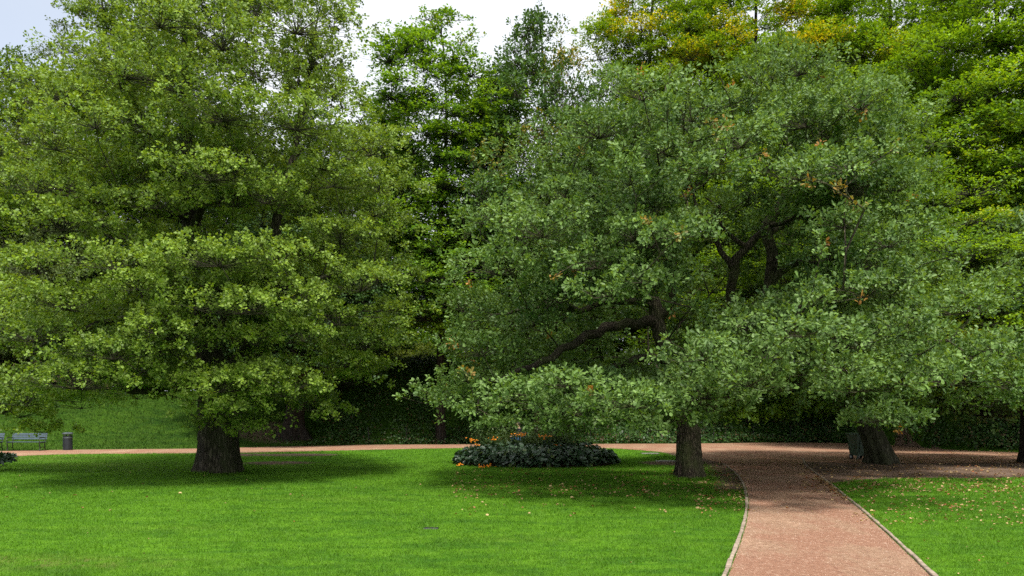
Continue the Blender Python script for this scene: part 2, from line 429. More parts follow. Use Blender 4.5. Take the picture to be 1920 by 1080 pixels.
keep = (~inside(gx, gy, path_poly)) & (so < .42+rng.uniform(-.12, .2, len(gx))) & (gy < yfar(gx)+40)
gx, gy = gx[keep], gy[keep]
tr_x = []; tr_y = []
for (tx, ty, rad) in (((410-CX)/F*25.3, 25.3, .72), ((1293-CX)/F*23.3, 23.3, .46)):
    a_ = rng.uniform(0, 6.28, 2600); q_ = rad+np.abs(rng.normal(0, .16, 2600)); tr_x.append(tx+np.cos(a_)*q_); tr_y.append(ty+np.sin(a_)*q_)
ntr = 5200; gx = np.r_[gx, tr_x[0], tr_x[1]]; gy = np.r_[gy, tr_y[0], tr_y[1]]
sz = np.clip(gy/11, .8, 3.0)**.8
patchy = 1+.35*nz(gx, gy, 1.7, 1)+.3*nz(gx, gy, 6.3, 2)
V = blades(gx, gy, rng.uniform(.018, .045, len(gx))*sz**.55*patchy*np.r_[np.ones(len(gx)-ntr), np.full(ntr, 2.2)], rng.uniform(.006, .011, len(gx))*sz)
nb = len(gx)
g = mesh_obj('grass', V, tris=np.arange(nb*3).reshape(-1, 3), mat=M['blade'], attrs={'tint': np.repeat(rng.uniform(0, 1, nb), 3)})
tag(g, kind='stuff')
# grass on the slope beyond the far path
n = 160000
sx = rng.uniform(-44, -4, n); sy = yfar(sx)+.3+rng.uniform(0, 1, n)**.8*20
k2 = rng.uniform(0, 1, n) > sstep(-11, -5, sx)+.0
sx, sy = sx[k2], sy[k2]; n = len(sx)
V = blades(sx, sy, rng.uniform(.05, .13, n), rng.uniform(.025, .05, n))
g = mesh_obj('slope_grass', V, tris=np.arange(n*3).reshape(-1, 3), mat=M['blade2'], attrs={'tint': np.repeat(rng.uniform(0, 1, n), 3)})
tag(g, kind='stuff')

# ------------------------------------------------------------------ leaves
def norm(a): return a/np.maximum(np.linalg.norm(a, axis=-1, keepdims=True), 1e-9)
def leaf_geo(pos, axis_, nrm, L, W, shape='rhomb', fold=.18):
    """pos (n,3) leaf base, axis_ (n,3) direction, nrm (n,3) approx normal"""
    n = len(pos); a = norm(axis_); s = norm(np.cross(a, nrm)); u = np.cross(s, a)
    L = L[:, None]; W = W[:, None]
    if shape == 'rhomb':
        T = [(0, 0, 0), (.5, -.5, .5), (1, 0, -.15), (.45, .5, .5)]
        quads = None; tri = np.array([[0, 1, 2], [0, 2, 3]])
    else:
        T = [(0, 0, 0), (.35, -.36, .7), (.85, -.42, .5), (1.02, 0, -.3), (.82, .45, .5), (.32, .33, .7)]
        tri = None; quads = np.array([[0, 1, 2, 3], [0, 3, 4, 5]])
    k = len(T); V = np.empty((n, k, 3), np.float32)
    for i, (x, y, z) in enumerate(T):
        V[:, i] = pos+a*(x*L)+s*(y*W)+u*(z*fold*W)
    base = (np.arange(n)*k)[:, None, None]
    if tri is not None: return V.reshape(-1, 3), None, (base+tri).reshape(-1, 3), k
    return V.reshape(-1, 3), (base+quads).reshape(-1, 4), None, k

def crown(name, pads, centre, mat, parent, leaf=.08, aspect=.6, dens=26, lps=14, shape='rhomb', sprig=.16,
          upness=.9, patch=None, dome=.55, flat=False, base_tint=.5, tw=None, vfill=.35):
    """pads: (x,y,z,rx,rz,tint,patch). Returns crown object; also collects twig segments in tw."""
    pads = np.asarray(pads, float)
    ns = np.maximum(np.where(pads[:, 3] < .10, 1, np.where(pads[:, 4] > pads[:, 3]*1.3, 16, 4)), (dens*pads[:, 3]**2*(.8+.4*rng.uniform(0, 1, len(pads))))).astype(int)
    pid = np.repeat(np.arange(len(pads)), ns); N = len(pid); p = pads[pid]
    rho = np.sqrt(rng.uniform(0, 1, N)); th = rng.uniform(0, 2*np.pi, N)
    lob = 1+.28*np.sin(3*th+p[:, 0]*5)+.18*np.sin(5*th+p[:, 2]*7)
    rr = rho*p[:, 3]*lob
    C = np.array(centre)
    ox = np.cos(th)*rr; oy = np.sin(th)*rr
    oz = p[:, 4]*((1-rho**2)*dome*1.4-.45 + rng.normal(0, vfill, N))
    S = np.stack([p[:, 0]+ox, p[:, 1]+oy, p[:, 2]+oz], 1)
    S += rng.normal(0, .05, S.shape)*p[:, 3:4]
    S[:, 2] = np.maximum(S[:, 2], H(S[:, 0], S[:, 1])+.45)
    out = S-C; out[:, 2] *= .35; out = norm(out)
    lo = norm(np.stack([ox, oy, oz*.5], 1))
    d = norm(out*.5+lo*.6+np.array([0, 0, .35])+rng.normal(0, .35, (N, 3)))
    if tw is not None: tw.append((p[:, :3]-np.array([0, 0, 1])*p[:, 4:5]*.8, S))
    st = rng.uniform(0, 1, N)
    # leaves
    nl = rng.integers(int(lps*.7), int(lps*1.3)+1, N)
    sid = np.repeat(np.arange(N), nl); n = len(sid)
    dd = d[sid]
    t = rng.uniform(-1, .25, n)[:, None]*sprig
    ra = norm(rng.normal(0, 1, (n, 3)))
    if flat: ra[:, 2] *= .25; ra = norm(ra)
    pos = S[sid]+dd*t+ra*sprig*rng.uniform(.1, .75, n)[:, None]
    ax = norm(dd*.7+ra*.9+np.array([0, 0, -.12 if not flat else -.05]))
    nr = norm(np.array([0, 0, upness])+out[sid]*.45+rng.normal(0, .42 if not flat else .25, (n, 3)))
    L = leaf*rng.uniform(.5, 1.3, n)
    V, qd, tr, k = leaf_geo(pos, ax, nr, L, L*aspect, shape)
    pt = p[sid, 5]; hue = np.clip(pt*.45+st[sid]*.45+rng.uniform(0, 1, n)*.40-.15, 0, 1)
    pa = p[sid, 6]; pmask = np.clip(pa*1.25-rng.uniform(0, .7, n)*1.0, 0, 1)*(pa > 0)
    if patch:   # odd sprigs that have turned
        turned = (rng.uniform(0, 1, N) < patch)[sid]; pmask = np.maximum(pmask, turned*rng.uniform(.5, 1, n))
    tint = np.repeat(np.stack([hue, pmask, rng.uniform(0, 1, n)], 1), k, 0)
    return mesh_obj(name, V, quads=qd, tris=tr, mat=mat, parent=parent, attrs={'tint': tint})

def twig_geo(tw, r=.006, maxn=9000):
    A = np.concatenate([a for a, b in tw]); B = np.concatenate([b for a, b in tw])
    if len(A) > maxn:
        s = rng.permutation(len(A))[:maxn]; A = A[s]; B = B[s]
    mid = (A+B)/2+rng.normal(0, .06, A.shape)+np.array([0, 0, -.04])
    n = len(A); V = np.empty((n, 9, 3), np.float32)
    t = norm(B-A); u = norm(np.cross(t, np.array([.3, .5, .8]))); w = np.cross(t, u)
    for i, (c, q) in enumerate(((A, 1.7), (mid, 1.2), (B, .5))):
        for k in range(3):
            an = k*2.0944; V[:, i*3+k] = c+(u*math.cos(an)+w*math.sin(an))*r*q
    T = []
    for i in range(2):
        for k in range(3): T.append([i*3+k, i*3+(k+1) % 3, (i+1)*3+(k+1) % 3, (i+1)*3+k])
    return V.reshape(-1, 3), ((np.arange(n)*9)[:, None, None]+np.array(T)).reshape(-1, 4)

# ------------------------------------------------------------------ skeleton
class Skel:
    def __init__(s): s.p = []; s.par = []; s.r = []; s.plen = []; s.fix = []
    def add(s, p, par, r=0.0, fix=False):
        s.p.append(np.array(p, float)); s.par.append(par); s.r.append(r); s.fix.append(fix)
        s.plen.append(0 if par < 0 else s.plen[par]+np.linalg.norm(s.p[-1]-s.p[par])); return len(s.p)-1
    def polyline(s, pts, rad, par=-1, jit=.04, step=.4):
        pts = np.array(pts, float); c = catmull(pts, 5) if len(pts) > 2 else pts
        d = np.r_[0, np.cumsum(np.linalg.norm(np.diff(c, axis=0), axis=1))]
        dk = [0]+[d[min(5*i, len(d)-1)] for i in range(1, len(pts))] if len(pts) > 2 else [0, d[-1]]
        n = max(2, int(d[-1]/step)); ids = []
        for i in range(n+1):
            q = d[-1]*i/n; p = np.array([np.interp(q, d, c[:, k]) for k in range(3)])
            if i and i < n: p += rng.normal(0, jit, 3)
            rr = np.interp(q, dk, rad)
            if i == 0 and par >= 0:
                if np.linalg.norm(p-s.p[par]) < .05: ids.append(par); continue
            par = s.add(p, par, rr, True); ids.append(par)
        return ids
    def nearest(s, p):
        P_ = np.array(s.p); return int(np.argmin(np.linalg.norm(P_-p, axis=1)))
    def reach(s, targets, kk=.35, crook=.09, step=.55, lift=.35, minz=1.6):
        T = np.array(targets); base = np.array(s.p)
        dist = np.array([np.min(np.linalg.norm(base-t, axis=1)) for t in T])
        for i in np.argsort(dist):
            t = T[i]; Pn = np.array(s.p); v = t-Pn; d = np.linalg.norm(v, axis=1)
            cost = d+kk*np.array(s.plen)+np.where(Pn[:, 2] > t[2]+.2, (Pn[:, 2]-t[2])*1.6, 0)+np.where(Pn[:, 2] < minz, 6, 0)
            j = int(np.argmin(cost)); a = s.p[j]; L = d[j]
            pd = a-s.p[s.par[j]] if s.par[j] >= 0 else np.array([0, 0, 1.]); pd = pd/(np.linalg.norm(pd)+1e-9)
            c = a+(t-a)*.45+pd*L*.12+np.array([0, 0, lift*L*.35])
            m = max(1, int(L/step)); par = j
            for q in range(1, m+1):
                u = q/m; p = a*(1-u)**2+2*c*u*(1-u)+t*u*u
                if q < m: p = p+rng.normal(0, crook, 3)*min(1, L*.3)
                par = s.add(p, par)
    def radii(s, tip=.011, ex=2.25, cap=.6):
        n = len(s.p); acc = np.zeros(n); kids = [[] for _ in range(n)]
        for i in range(n):
            if s.par[i] >= 0: kids[s.par[i]].append(i)
        r = np.zeros(n)
        for i in range(n-1, -1, -1):
            rr = (acc[i]+(tip**ex if not kids[i] else 0))**(1/ex)
            if s.fix[i]: rr = s.r[i]
            elif s.par[i] >= 0:
                pr = s.r[s.par[i]] if s.fix[s.par[i]] else 9
                rr = min(rr, pr*.8 if pr < 9 else rr)
            r[i] = rr
            if s.par[i] >= 0: acc[s.par[i]] += rr**ex
        s.r = list(r); s.kids = kids
    def geo(s, minr=.0, sides=(5, 14), flute=None):
        """tubes along chains"""
        Vs = []; Qs = []; off = 0
        n = len(s.p); start = [(i, -1) for i in range(n) if s.par[i] < 0]
        P_ = s.p
        while start:
            i, par = start.pop()
            chain = [par, i] if par >= 0 else [i]
            while s.kids[chain[-1]]:
                ks = sorted(s.kids[chain[-1]], key=lambda k: -s.r[k])
                for k in ks[1:]: start.append((k, chain[-1]))
                chain.append(ks[0])
            if len(chain) < 2: continue
            rmax = s.r[chain[1]] if par >= 0 else s.r[chain[0]]
            m = sides[0] if rmax < .05 else (8 if rmax < .15 else sides[1])
            pts = np.array([P_[c] for c in chain]); rad = np.array([s.r[c] for c in chain])
            if par >= 0: rad[0] = min(rad[0], rad[1]*1.25)
            tan = norm(np.gradient(pts, axis=0))
            u = np.cross(tan[0], [0, 1, .1]); u = u/np.linalg.norm(u); U = []
            for t in tan:
                u = u-t*np.dot(u, t); u = u/np.linalg.norm(u); U.append(u.copy())
            U = np.array(U); W = np.cross(tan, U); an = np.arange(m)*2*np.pi/m
            ring = pts[:, None]+(U[:, None]*np.cos(an)[None, :, None]+W[:, None]*np.sin(an)[None, :, None])*rad[:, None, None]
            if rmax > .05: ring = ring+rng.normal(0, .03, ring.shape)*rad[:, None, None]
            Vs.append(ring.reshape(-1, 3)); c = len(chain)
            b = off+np.arange(c-1)[:, None]*m; k = np.arange(m)[None]; k1 = (k+1) % m
            Qs.append(np.stack([b+k, b+k1, b+m+k1, b+m+k], -1).reshape(-1, 4)); off += c*m
        return np.concatenate(Vs), np.concatenate(Qs)

def trunk_geo(pts, rad, flare=1.0, flutes=6, fl=.10, m=56, step=.12, seed=0, bark=.02, roots=.5):
    """thick trunk with root flare, flutes and furrowed bark"""
    pts = np.array(pts, float); c = catmull(pts, 6)
    d = np.r_[0, np.cumsum(np.linalg.norm(np.diff(c, axis=0), axis=1))]; dk = [d[6*i] for i in range(len(pts))]
    n = int(d[-1]/step); an = np.arange(m)*2*np.pi/m; rows = []
    r_ = np.random.default_rng(seed); ph = r_.uniform(0, 6.28, 8); furrow = r_.normal(0, 1, m); furrow = (furrow+np.roll(furrow, 1)*.3)
    for i in range(n+1):
        q = d[-1]*i/n; p = np.array([np.interp(q, d, c[:, k]) for k in range(3)]); r0 = np.interp(q, dk, rad)
        e = math.exp(-q/.38)
        rt = np.clip(np.sin(an*flutes*.5+ph[0])+.6*np.sin(an*(flutes-1)+ph[1]), 0, 2)
        f = 1+fl*np.sin(an*flutes+ph[2]+.15*q)*np.exp(-q/6)+fl*.6*np.sin(an*(flutes//2+1)+ph[3]-.2*q)+flare*e*(.35+roots*rt)
        furrow = furrow*.93+r_.normal(0, .37, m)
        f = f+bark*furrow+.02*r_.normal(0, 1, m)
        rows.append(np.stack([p[0]+np.cos(an)*r0*f, p[1]+np.sin(an)*r0*f, np.full(m, p[2]-(.25 if i == 0 else 0))], 1))
    V = np.array(rows).reshape(-1, 3); b = np.arange(n)[:, None]*m; k = np.arange(m)[None]; k1 = (k+1) % m
    return V, np.stack([b+k, b+k1, b+m+k1, b+m+k], -1).reshape(-1, 4)

def env_pads(C, prof, n, rng_=None, inner=.35, size=(.8, 1.4), flat=.35, back=.55, sx=1, sy=1, patchf=None, droop=0, front=1.0, shift=0, gap=-.42):
    """random pads inside a crown of profile [(z, r)...], C trunk (x, y)"""
    prof = np.array(prof); out = []
    zs = prof[:, 0]; rs = prof[:, 1]
    zf = np.linspace(zs[0], zs[-1], 200); wf = np.interp(zf, zs, rs)**1.3+.3; cw = np.cumsum(wf); cw /= cw[-1]
    tries = 0
    while len(out) < n and tries < n*30:
        tries += 1
        z = np.interp(rng.uniform(), cw, zf); Rz = np.interp(z, zs, rs)
        a = rng.uniform(0, 2*np.pi); f = inner+(1-inner)*math.sqrt(rng.uniform())
        f *= 1+.16*math.sin(3*a+z*.9+C[0])+.10*math.sin(5*a-z*1.7)
        if math.sin(a) < -.45 and f > front: f = inner+(front-inner)*rng.uniform()
        x = math.cos(a)*Rz*f*sx+shift*float(sstep(4, 10, z)); y = math.sin(a)*Rz*f*sy
        if y > 0 and rng.uniform() > back: continue
        s = size[0]*.7+(size[1]*1.1-size[0]*.7)*rng.uniform()**1.3; s = min(s, .35*Rz+.5)
        q = np.array([C[0]+x, C[1]+y, z-droop*f*f])
        if q[2] < 1.4+H(q[0], q[1])*0: q[2] = 1.4+rng.uniform(0, .5)
        if n3(q, C[0], .9) < gap: continue
        # keep pads apart
        if any(abs(q[2]-o[2]) < .42*s and math.hypot(q[0]-o[0], q[1]-o[1]) < .62*s for o in out) and rng.uniform() < .85: continue
        pf = patchf(q) if patchf else 0
        out.append([q[0], q[1], q[2], s, s*flat*rng.uniform(.8, 1.3), rng.uniform(0, 1), pf])
    return out
def n3(q, k=0.0, s=1.0):
    x, y, z = q[0]*s, q[1]*s, q[2]*s*1.6
    return (math.sin(x*1.1+y*.7+k)+math.sin(y*1.3-z*.9+k*2)+math.sin(z*1.2+x*.8+1+k)+math.sin(x*2.1-z*1.7+y*.5+k*3)*.7)/3.7
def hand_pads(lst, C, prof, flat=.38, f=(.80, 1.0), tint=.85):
    """pads on the near face of a crown, each on the crown's own surface"""
    prof = np.array(prof); out = []
    for e in lst:
        px, py, rx, ry = e[:4]; Y = C[1]-4.0; ff = rng.uniform(*f)
        for _ in range(6):
            X, _, z = P(px, py, Y); Rz = np.interp(z, prof[:, 0], prof[:, 1])*ff; dx = X-C[0]
            Y = C[1]-(math.sqrt(max(Rz*Rz-dx*dx, 0)))
        X, Y, z = P(px, py, Y); s = rx/F*Y
        k = max(1, int(round(rx/ max(ry, 1)/2.2)))
        # a wide pad becomes several overlapping smaller ones
        for j in range(k):
            ox = (j-(k-1)/2)*(2*s/k)
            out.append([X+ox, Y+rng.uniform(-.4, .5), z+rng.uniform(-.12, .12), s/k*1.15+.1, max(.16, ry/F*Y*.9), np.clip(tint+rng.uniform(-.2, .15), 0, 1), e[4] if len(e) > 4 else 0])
    return out
def not_hollow(pads, hollows, Yt):
    out = []
    for p in pads:
        px = CX+p[0]/p[1]*F; py = HY-(p[2]-EYE)/p[1]*F; ok = True
        for cx, cy, rx, ry in hollows:
            if p[1] < Yt+2.5 and ((px-cx)/rx)**2+((py-cy)/ry)**2 < 1: ok = False
        if ok: out.append(p)
    return out

def within(pads, poly, k=.75):
    """keep pads whose whole width lies inside the crown outline seen from the path"""
    poly = np.array(poly, float); out = []
    for p in pads:
        px = CX+p[0]/p[1]*F; py = HY-(p[2]-EYE)/p[1]*F; m = p[3]/p[1]*F*k; h = p[4]/p[1]*F*k
        if all(inside(np.array(a), np.array(b), poly) for a, b in ((px-m, py), (px+m, py), (px, py-h), (px, py+h*.8))): out.append(p)
    return out
def tree(name, label, base, pads, mats, trunk_pts=None, trunk_r=None, limbs=(), cw=None, sk=None, twig=.0045, tk=None, tip=.011, group=None, maxtw=9000, category='tree'):
    """thing: Empty at the base > trunk (with limbs), crown"""
    root = empty(name, base, label, category, group=group)
    s = Skel()
    ids = s.polyline(trunk_pts, trunk_r, jit=.02)
    for pl, rr in limbs:
        j = s.nearest(np.array(pl[0])); s.polyline([s.p[j]]+list(pl[1:]), rr, par=j, jit=.045, step=.35)
    s.reach([p[:3]-np.array([0, 0, p[4]*.3]) for p in np.asarray(pads)], **(sk or {}))
    s.radii(tip=tip)
    V, Q = s.geo()
    if tk is not None:
        V2, Q2 = trunk_geo(**tk); Q = np.concatenate([Q, Q2+len(V)]); V = np.concatenate([V, V2])
    tw = []
    zc = np.mean(np.asarray(pads)[:, 2])
    crown('crown', np.asarray(pads)-np.array([base[0], base[1], base[2], 0, 0, 0, 0])*0, (trunk_pts[0][0], trunk_pts[0][1], zc-2), mats[1], None, tw=tw, **(cw or {}))
    cr = bpy.context.scene.objects[-1] if False else [o for o in col.objects if o.name.startswith('crown') and o.parent is None][-1]
    V3, Q3 = twig_geo(tw, twig, maxtw); Q = np.concatenate([Q, Q3+len(V)]); V = np.concatenate([V, V3])
    t = mesh_obj('trunk', V, quads=Q, mat=mats[0], smooth=True)
    off = -np.array(base, float)
    for o in (t, cr):
        o.data.transform(Matrix.Translation(off.tolist())); o.parent = root
    return root

# ------------------------------------------------------------------ 1. big yellow-green tree on the left
Ya = 25.3; Xa = (410-CX)/F*Ya
PL = [(1.3, 3.5), (2.2, 5.8), (4, 6.5), (7, 6.5), (10, 6.2), (13, 5.7), (16, 5.0), (19, 3.8), (21.5, 1.6)]
hp = [(230, 110, 110, 40), (420, 60, 120, 50), (560, 40, 100, 50), (60, 330, 90, 35), (110, 255, 100, 35), (190, 235, 80, 30),
 (390, 310, 100, 32), (490, 350, 70, 33), (430, 210, 100, 38), (560, 230, 110, 42), (600, 100, 70, 40), (630, 170, 55, 30), (690, 265, 80, 33), (715, 345, 70, 33),
 (630, 335, 80, 36), (200, 365, 60, 17), (120, 420, 90, 33), (60, 480, 70, 35), (200, 485, 95, 32), (400, 478, 105, 36), (520, 468, 85, 33), (640, 440, 75, 33), (730, 412, 45, 28),
 (130, 560, 105, 33), (255, 520, 60, 26), (450, 560, 95, 32), (560, 540, 60, 28), (680, 520, 80, 33), (745, 570, 45, 28), (60, 620, 70, 33), (200, 640, 95, 33), (300, 615, 50, 26),
 (520, 620, 95, 28), (640, 590, 70, 33), (700, 622, 50, 28), (150, 700, 105, 38), (60, 745, 70, 33), (400, 720, 75, 33), (490, 690, 48, 28), (560, 715, 55, 28), (430, 795, 75, 15), (520, 735, 50, 20), (622, 775, 30, 20),
 (70, 800, 48, 16), (30, 770, 50, 20), (270, 690, 40, 22), (372, 775, 30, 24), (440, 765, 45, 20), (350, 740, 40, 22), (650, 660, 55, 30), (150, 740, 60, 28), (-60, 560, 80, 35), (-60, 400, 80, 35), (-60, 700, 80, 35), (300, 20, 90, 40), (130, 170, 80, 35), (330, 150, 90, 35), (480, 120, 80, 35)]
hol = [(352, 405, 42, 48), (370, 600, 38, 60), (400, 760, 60, 38), (600, 405, 45, 26), (600, 505, 45, 20), (250, 410, 70, 16), (410, 850, 70, 70), (300, 760, 90, 30), (345, 190, 22, 30), (590, 560, 30, 18), (250, 590, 50, 14), (20, -30, 130, 150), (30, 60, 60, 40), (290, 800, 165, 62), (110, 836, 130, 22)]
pads = env_pads((Xa-.6, Ya), PL, 520, inner=.25, size=(.8, 1.5), flat=.34, back=.6, droop=.7, front=.70, gap=-.22)
OUT = [(-900, -900), (670, -900), (690, 0), (675, 130), (735, 240), (790, 320), (800, 400), (800, 560), (785, 640), (740, 690), (700, 740), (660, 900), (-900, 900)]
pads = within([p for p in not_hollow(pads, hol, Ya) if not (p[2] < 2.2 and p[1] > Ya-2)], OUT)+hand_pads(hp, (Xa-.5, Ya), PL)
PA = lambda px, py, dy=0: P(px, py, Ya-dy)
tree('linden_tree', 'large yellow-green tree with a thick fluted trunk standing on the lawn', (Xa, Ya, 0), pads, (M['b_linden'], M['l_linden']),
     trunk_pts=[PA(410, 860), PA(402, 780), PA(388, 650), PA(362, 440), PA(350, 200), PA(352, -60), PA(360, -300)], trunk_r=[.45, .42, .34, .30, .20, .11, .03],
     limbs=[([PA(425, 790), PA(450, 680, .6), PA(500, 500, 1.2), PA(560, 260, 1), PA(590, 60, .6)], [.30, .26, .17, .09, .04]),
            ([PA(392, 730), PA(320, 722, 1.0), PA(250, 735, 2.0), PA(170, 700, 3.2), PA(90, 720, 4)], [.16, .15, .12, .07, .03]),
            ([PA(362, 420), PA(300, 395, 1), PA(210, 385, 2), PA(110, 362, 3)], [.14, .12, .08, .03]),
            ([PA(360, 430), PA(385, 370, 1), PA(412, 328, 1.8), PA(470, 300, 2.4)], [.15, .12, .09, .04]),
            ([PA(385, 600), PA(300, 590, 1.5), PA(200, 600, 2.5), PA(60, 660, 3.5)], [.15, .12, .09, .03]),
            ([PA(390, 640), PA(470, 560, 1), PA(600, 520, 1.5), PA(700, 500, 1.5)], [.16, .12, .08, .03]),
            ([PA(350, 230), PA(300, 170, 1), PA(240, 120, 1.2)], [.10, .07, .03])],
     tk=dict(pts=[(Xa+.02, Ya, 0), PA(411, 840), PA(409, 770), PA(392, 650)], rad=[.60, .585, .58, .36], flare=.45, flutes=5, fl=.12, seed=3, m=72, bark=.018),
     cw=dict(leaf=.082, aspect=.85, dens=44, lps=21, sprig=.14, upness=.75, dome=.8, vfill=.2), sk=dict(kk=.30, crook=.05), maxtw=9000)

# ------------------------------------------------------------------ 2. blue-green oak by the path
Yo = 23.3; Xo = (1293-CX)/F*Yo
PO = [(1.3, 6.6), (2.4, 8.3), (3.6, 8.6), (6, 7.7), (8, 6.9), (9.2, 6.1), (10.3, 4.8), (11.3, 3.2), (12.2, 1.6), (12.8, .4)]
hp = [(790, 788, 36, 18), (850, 740, 65, 36), (900, 640, 65, 36), (868, 560, 45, 36), (930, 480, 75, 40), (1020, 420, 75, 40), (1090, 385, 55, 28), (1120, 470, 65, 32), (1020, 758, 70, 24), (1100, 764, 75, 28), (1180, 742, 75, 32),
 (1260, 768, 70, 24), (1330, 730, 75, 32), (1400, 690, 65, 36), (1310, 650, 65, 36), (1060, 715, 75, 26), (960, 740, 60, 30), (1140, 545, 65, 24), (1200, 520, 50, 24), (1000, 290, 75, 38), (1120, 250, 85, 38), (1200, 180, 75, 38), (1290, 200, 50, 42), (1430, 120, 45, 48),
 (1500, 120, 55, 38), (1250, 280, 75, 33), (1180, 330, 65, 33), (1400, 240, 75, 38), (1520, 200, 85, 42), (1620, 175, 75, 38), (1695, 210, 50, 38), (1500, 310, 75, 33), (1600, 290, 75, 38), (1690, 330, 55, 38), (1575, 400, 60, 32), (1660, 440, 65, 38),
 (1535, 540, 40, 45), (1620, 540, 70, 36), (1490, 610, 60, 36), (1600, 620, 85, 38), (1700, 600, 75, 38), (1800, 560, 80, 36), (1870, 525, 40, 30), (1850, 640, 65, 38), (1760, 690, 85, 36), (1600, 715, 75, 26), (1665, 765, 65, 22), (1850, 750, 60, 30), (1890, 700, 40, 40),
 (1450, 655, 50, 33), (1560, 670, 55, 28), (1280, 430, 60, 22), (1190, 420, 60, 30), (1060, 350, 60, 30), (940, 400, 60, 30), (1330, 300, 60, 26),
 (1430, 85, 12, 34), (1205, 140, 14, 30), (1300, 150, 14, 34), (1560, 90, 16, 30), (1640, 130, 16, 30), (1100, 215, 14, 28), (1500, 75, 10, 26), (1370, 180, 12, 30), (1740, 195, 16, 26), (1245, 215, 12, 34), (1905, 480, 14, 30), (1530, 470, 18, 30), (1460, 78, 12, 32), (1340, 150, 12, 30), (1165, 150, 12, 34), (1050, 215, 14, 30), (960, 250, 14, 30), (1600, 105, 14, 30), (1690, 160, 14, 30), (1765, 250, 12, 26), (905, 350, 14, 28), (870, 430, 14, 28), (845, 520, 16, 26), (1270, 160, 12, 32), (1780, 500, 14, 28),
 (800, 765, 45, 20), (835, 722, 45, 24), (865, 690, 45, 24), (895, 770, 45, 22), (945, 788, 45, 18), (1065, 788, 50, 16), (1145, 785, 50, 16), (850, 630, 40, 24), (760, 778, 18, 14), (1215, 790, 40, 14)]
hol = [(1390, 480, 125, 100), (1225, 600, 60, 45), (1085, 638, 130, 46), (1010, 560, 60, 26), (1000, 855, 230, 75), (1230, 865, 260, 85), (1490, 825, 150, 88), (1500, 860, 260, 75), (1690, 885, 170, 88), (1210, 680, 60, 18), (1780, 470, 60, 40), (1690, 385, 40, 14)]
pads = env_pads((Xo+.4, Yo), PO, 620, inner=.3, size=(.65, 1.2), flat=.42, back=.6, droop=.4, front=.74, shift=1.2, gap=-.28)
OUT = [(760, 850), (742, 790), (775, 740), (815, 690), (830, 640), (815, 570), (840, 510), (865, 440), (885, 380), (900, 300), (950, 235), (1030, 210), (1110, 190), (1180, 140), (1290, 145), (1390, 130), (1430, 70), (1500, 65), (1590, 100), (1700, 150), (1760, 210), (1765, 440), (1850, 480), (2100, 470), (2100, 830), (1720, 812), (1640, 800), (1575, 752), (1500, 728), (1420, 730), (1375, 768), (1330, 800), (1200, 812), (1000, 820)]
pads = within(not_hollow(pads, hol, Yo), OUT)
rt = []
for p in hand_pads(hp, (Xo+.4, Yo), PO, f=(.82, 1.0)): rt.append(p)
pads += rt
pads = [p for p in pads if not (p[2] < 2.3 and p[1] > Yo-3.5)]
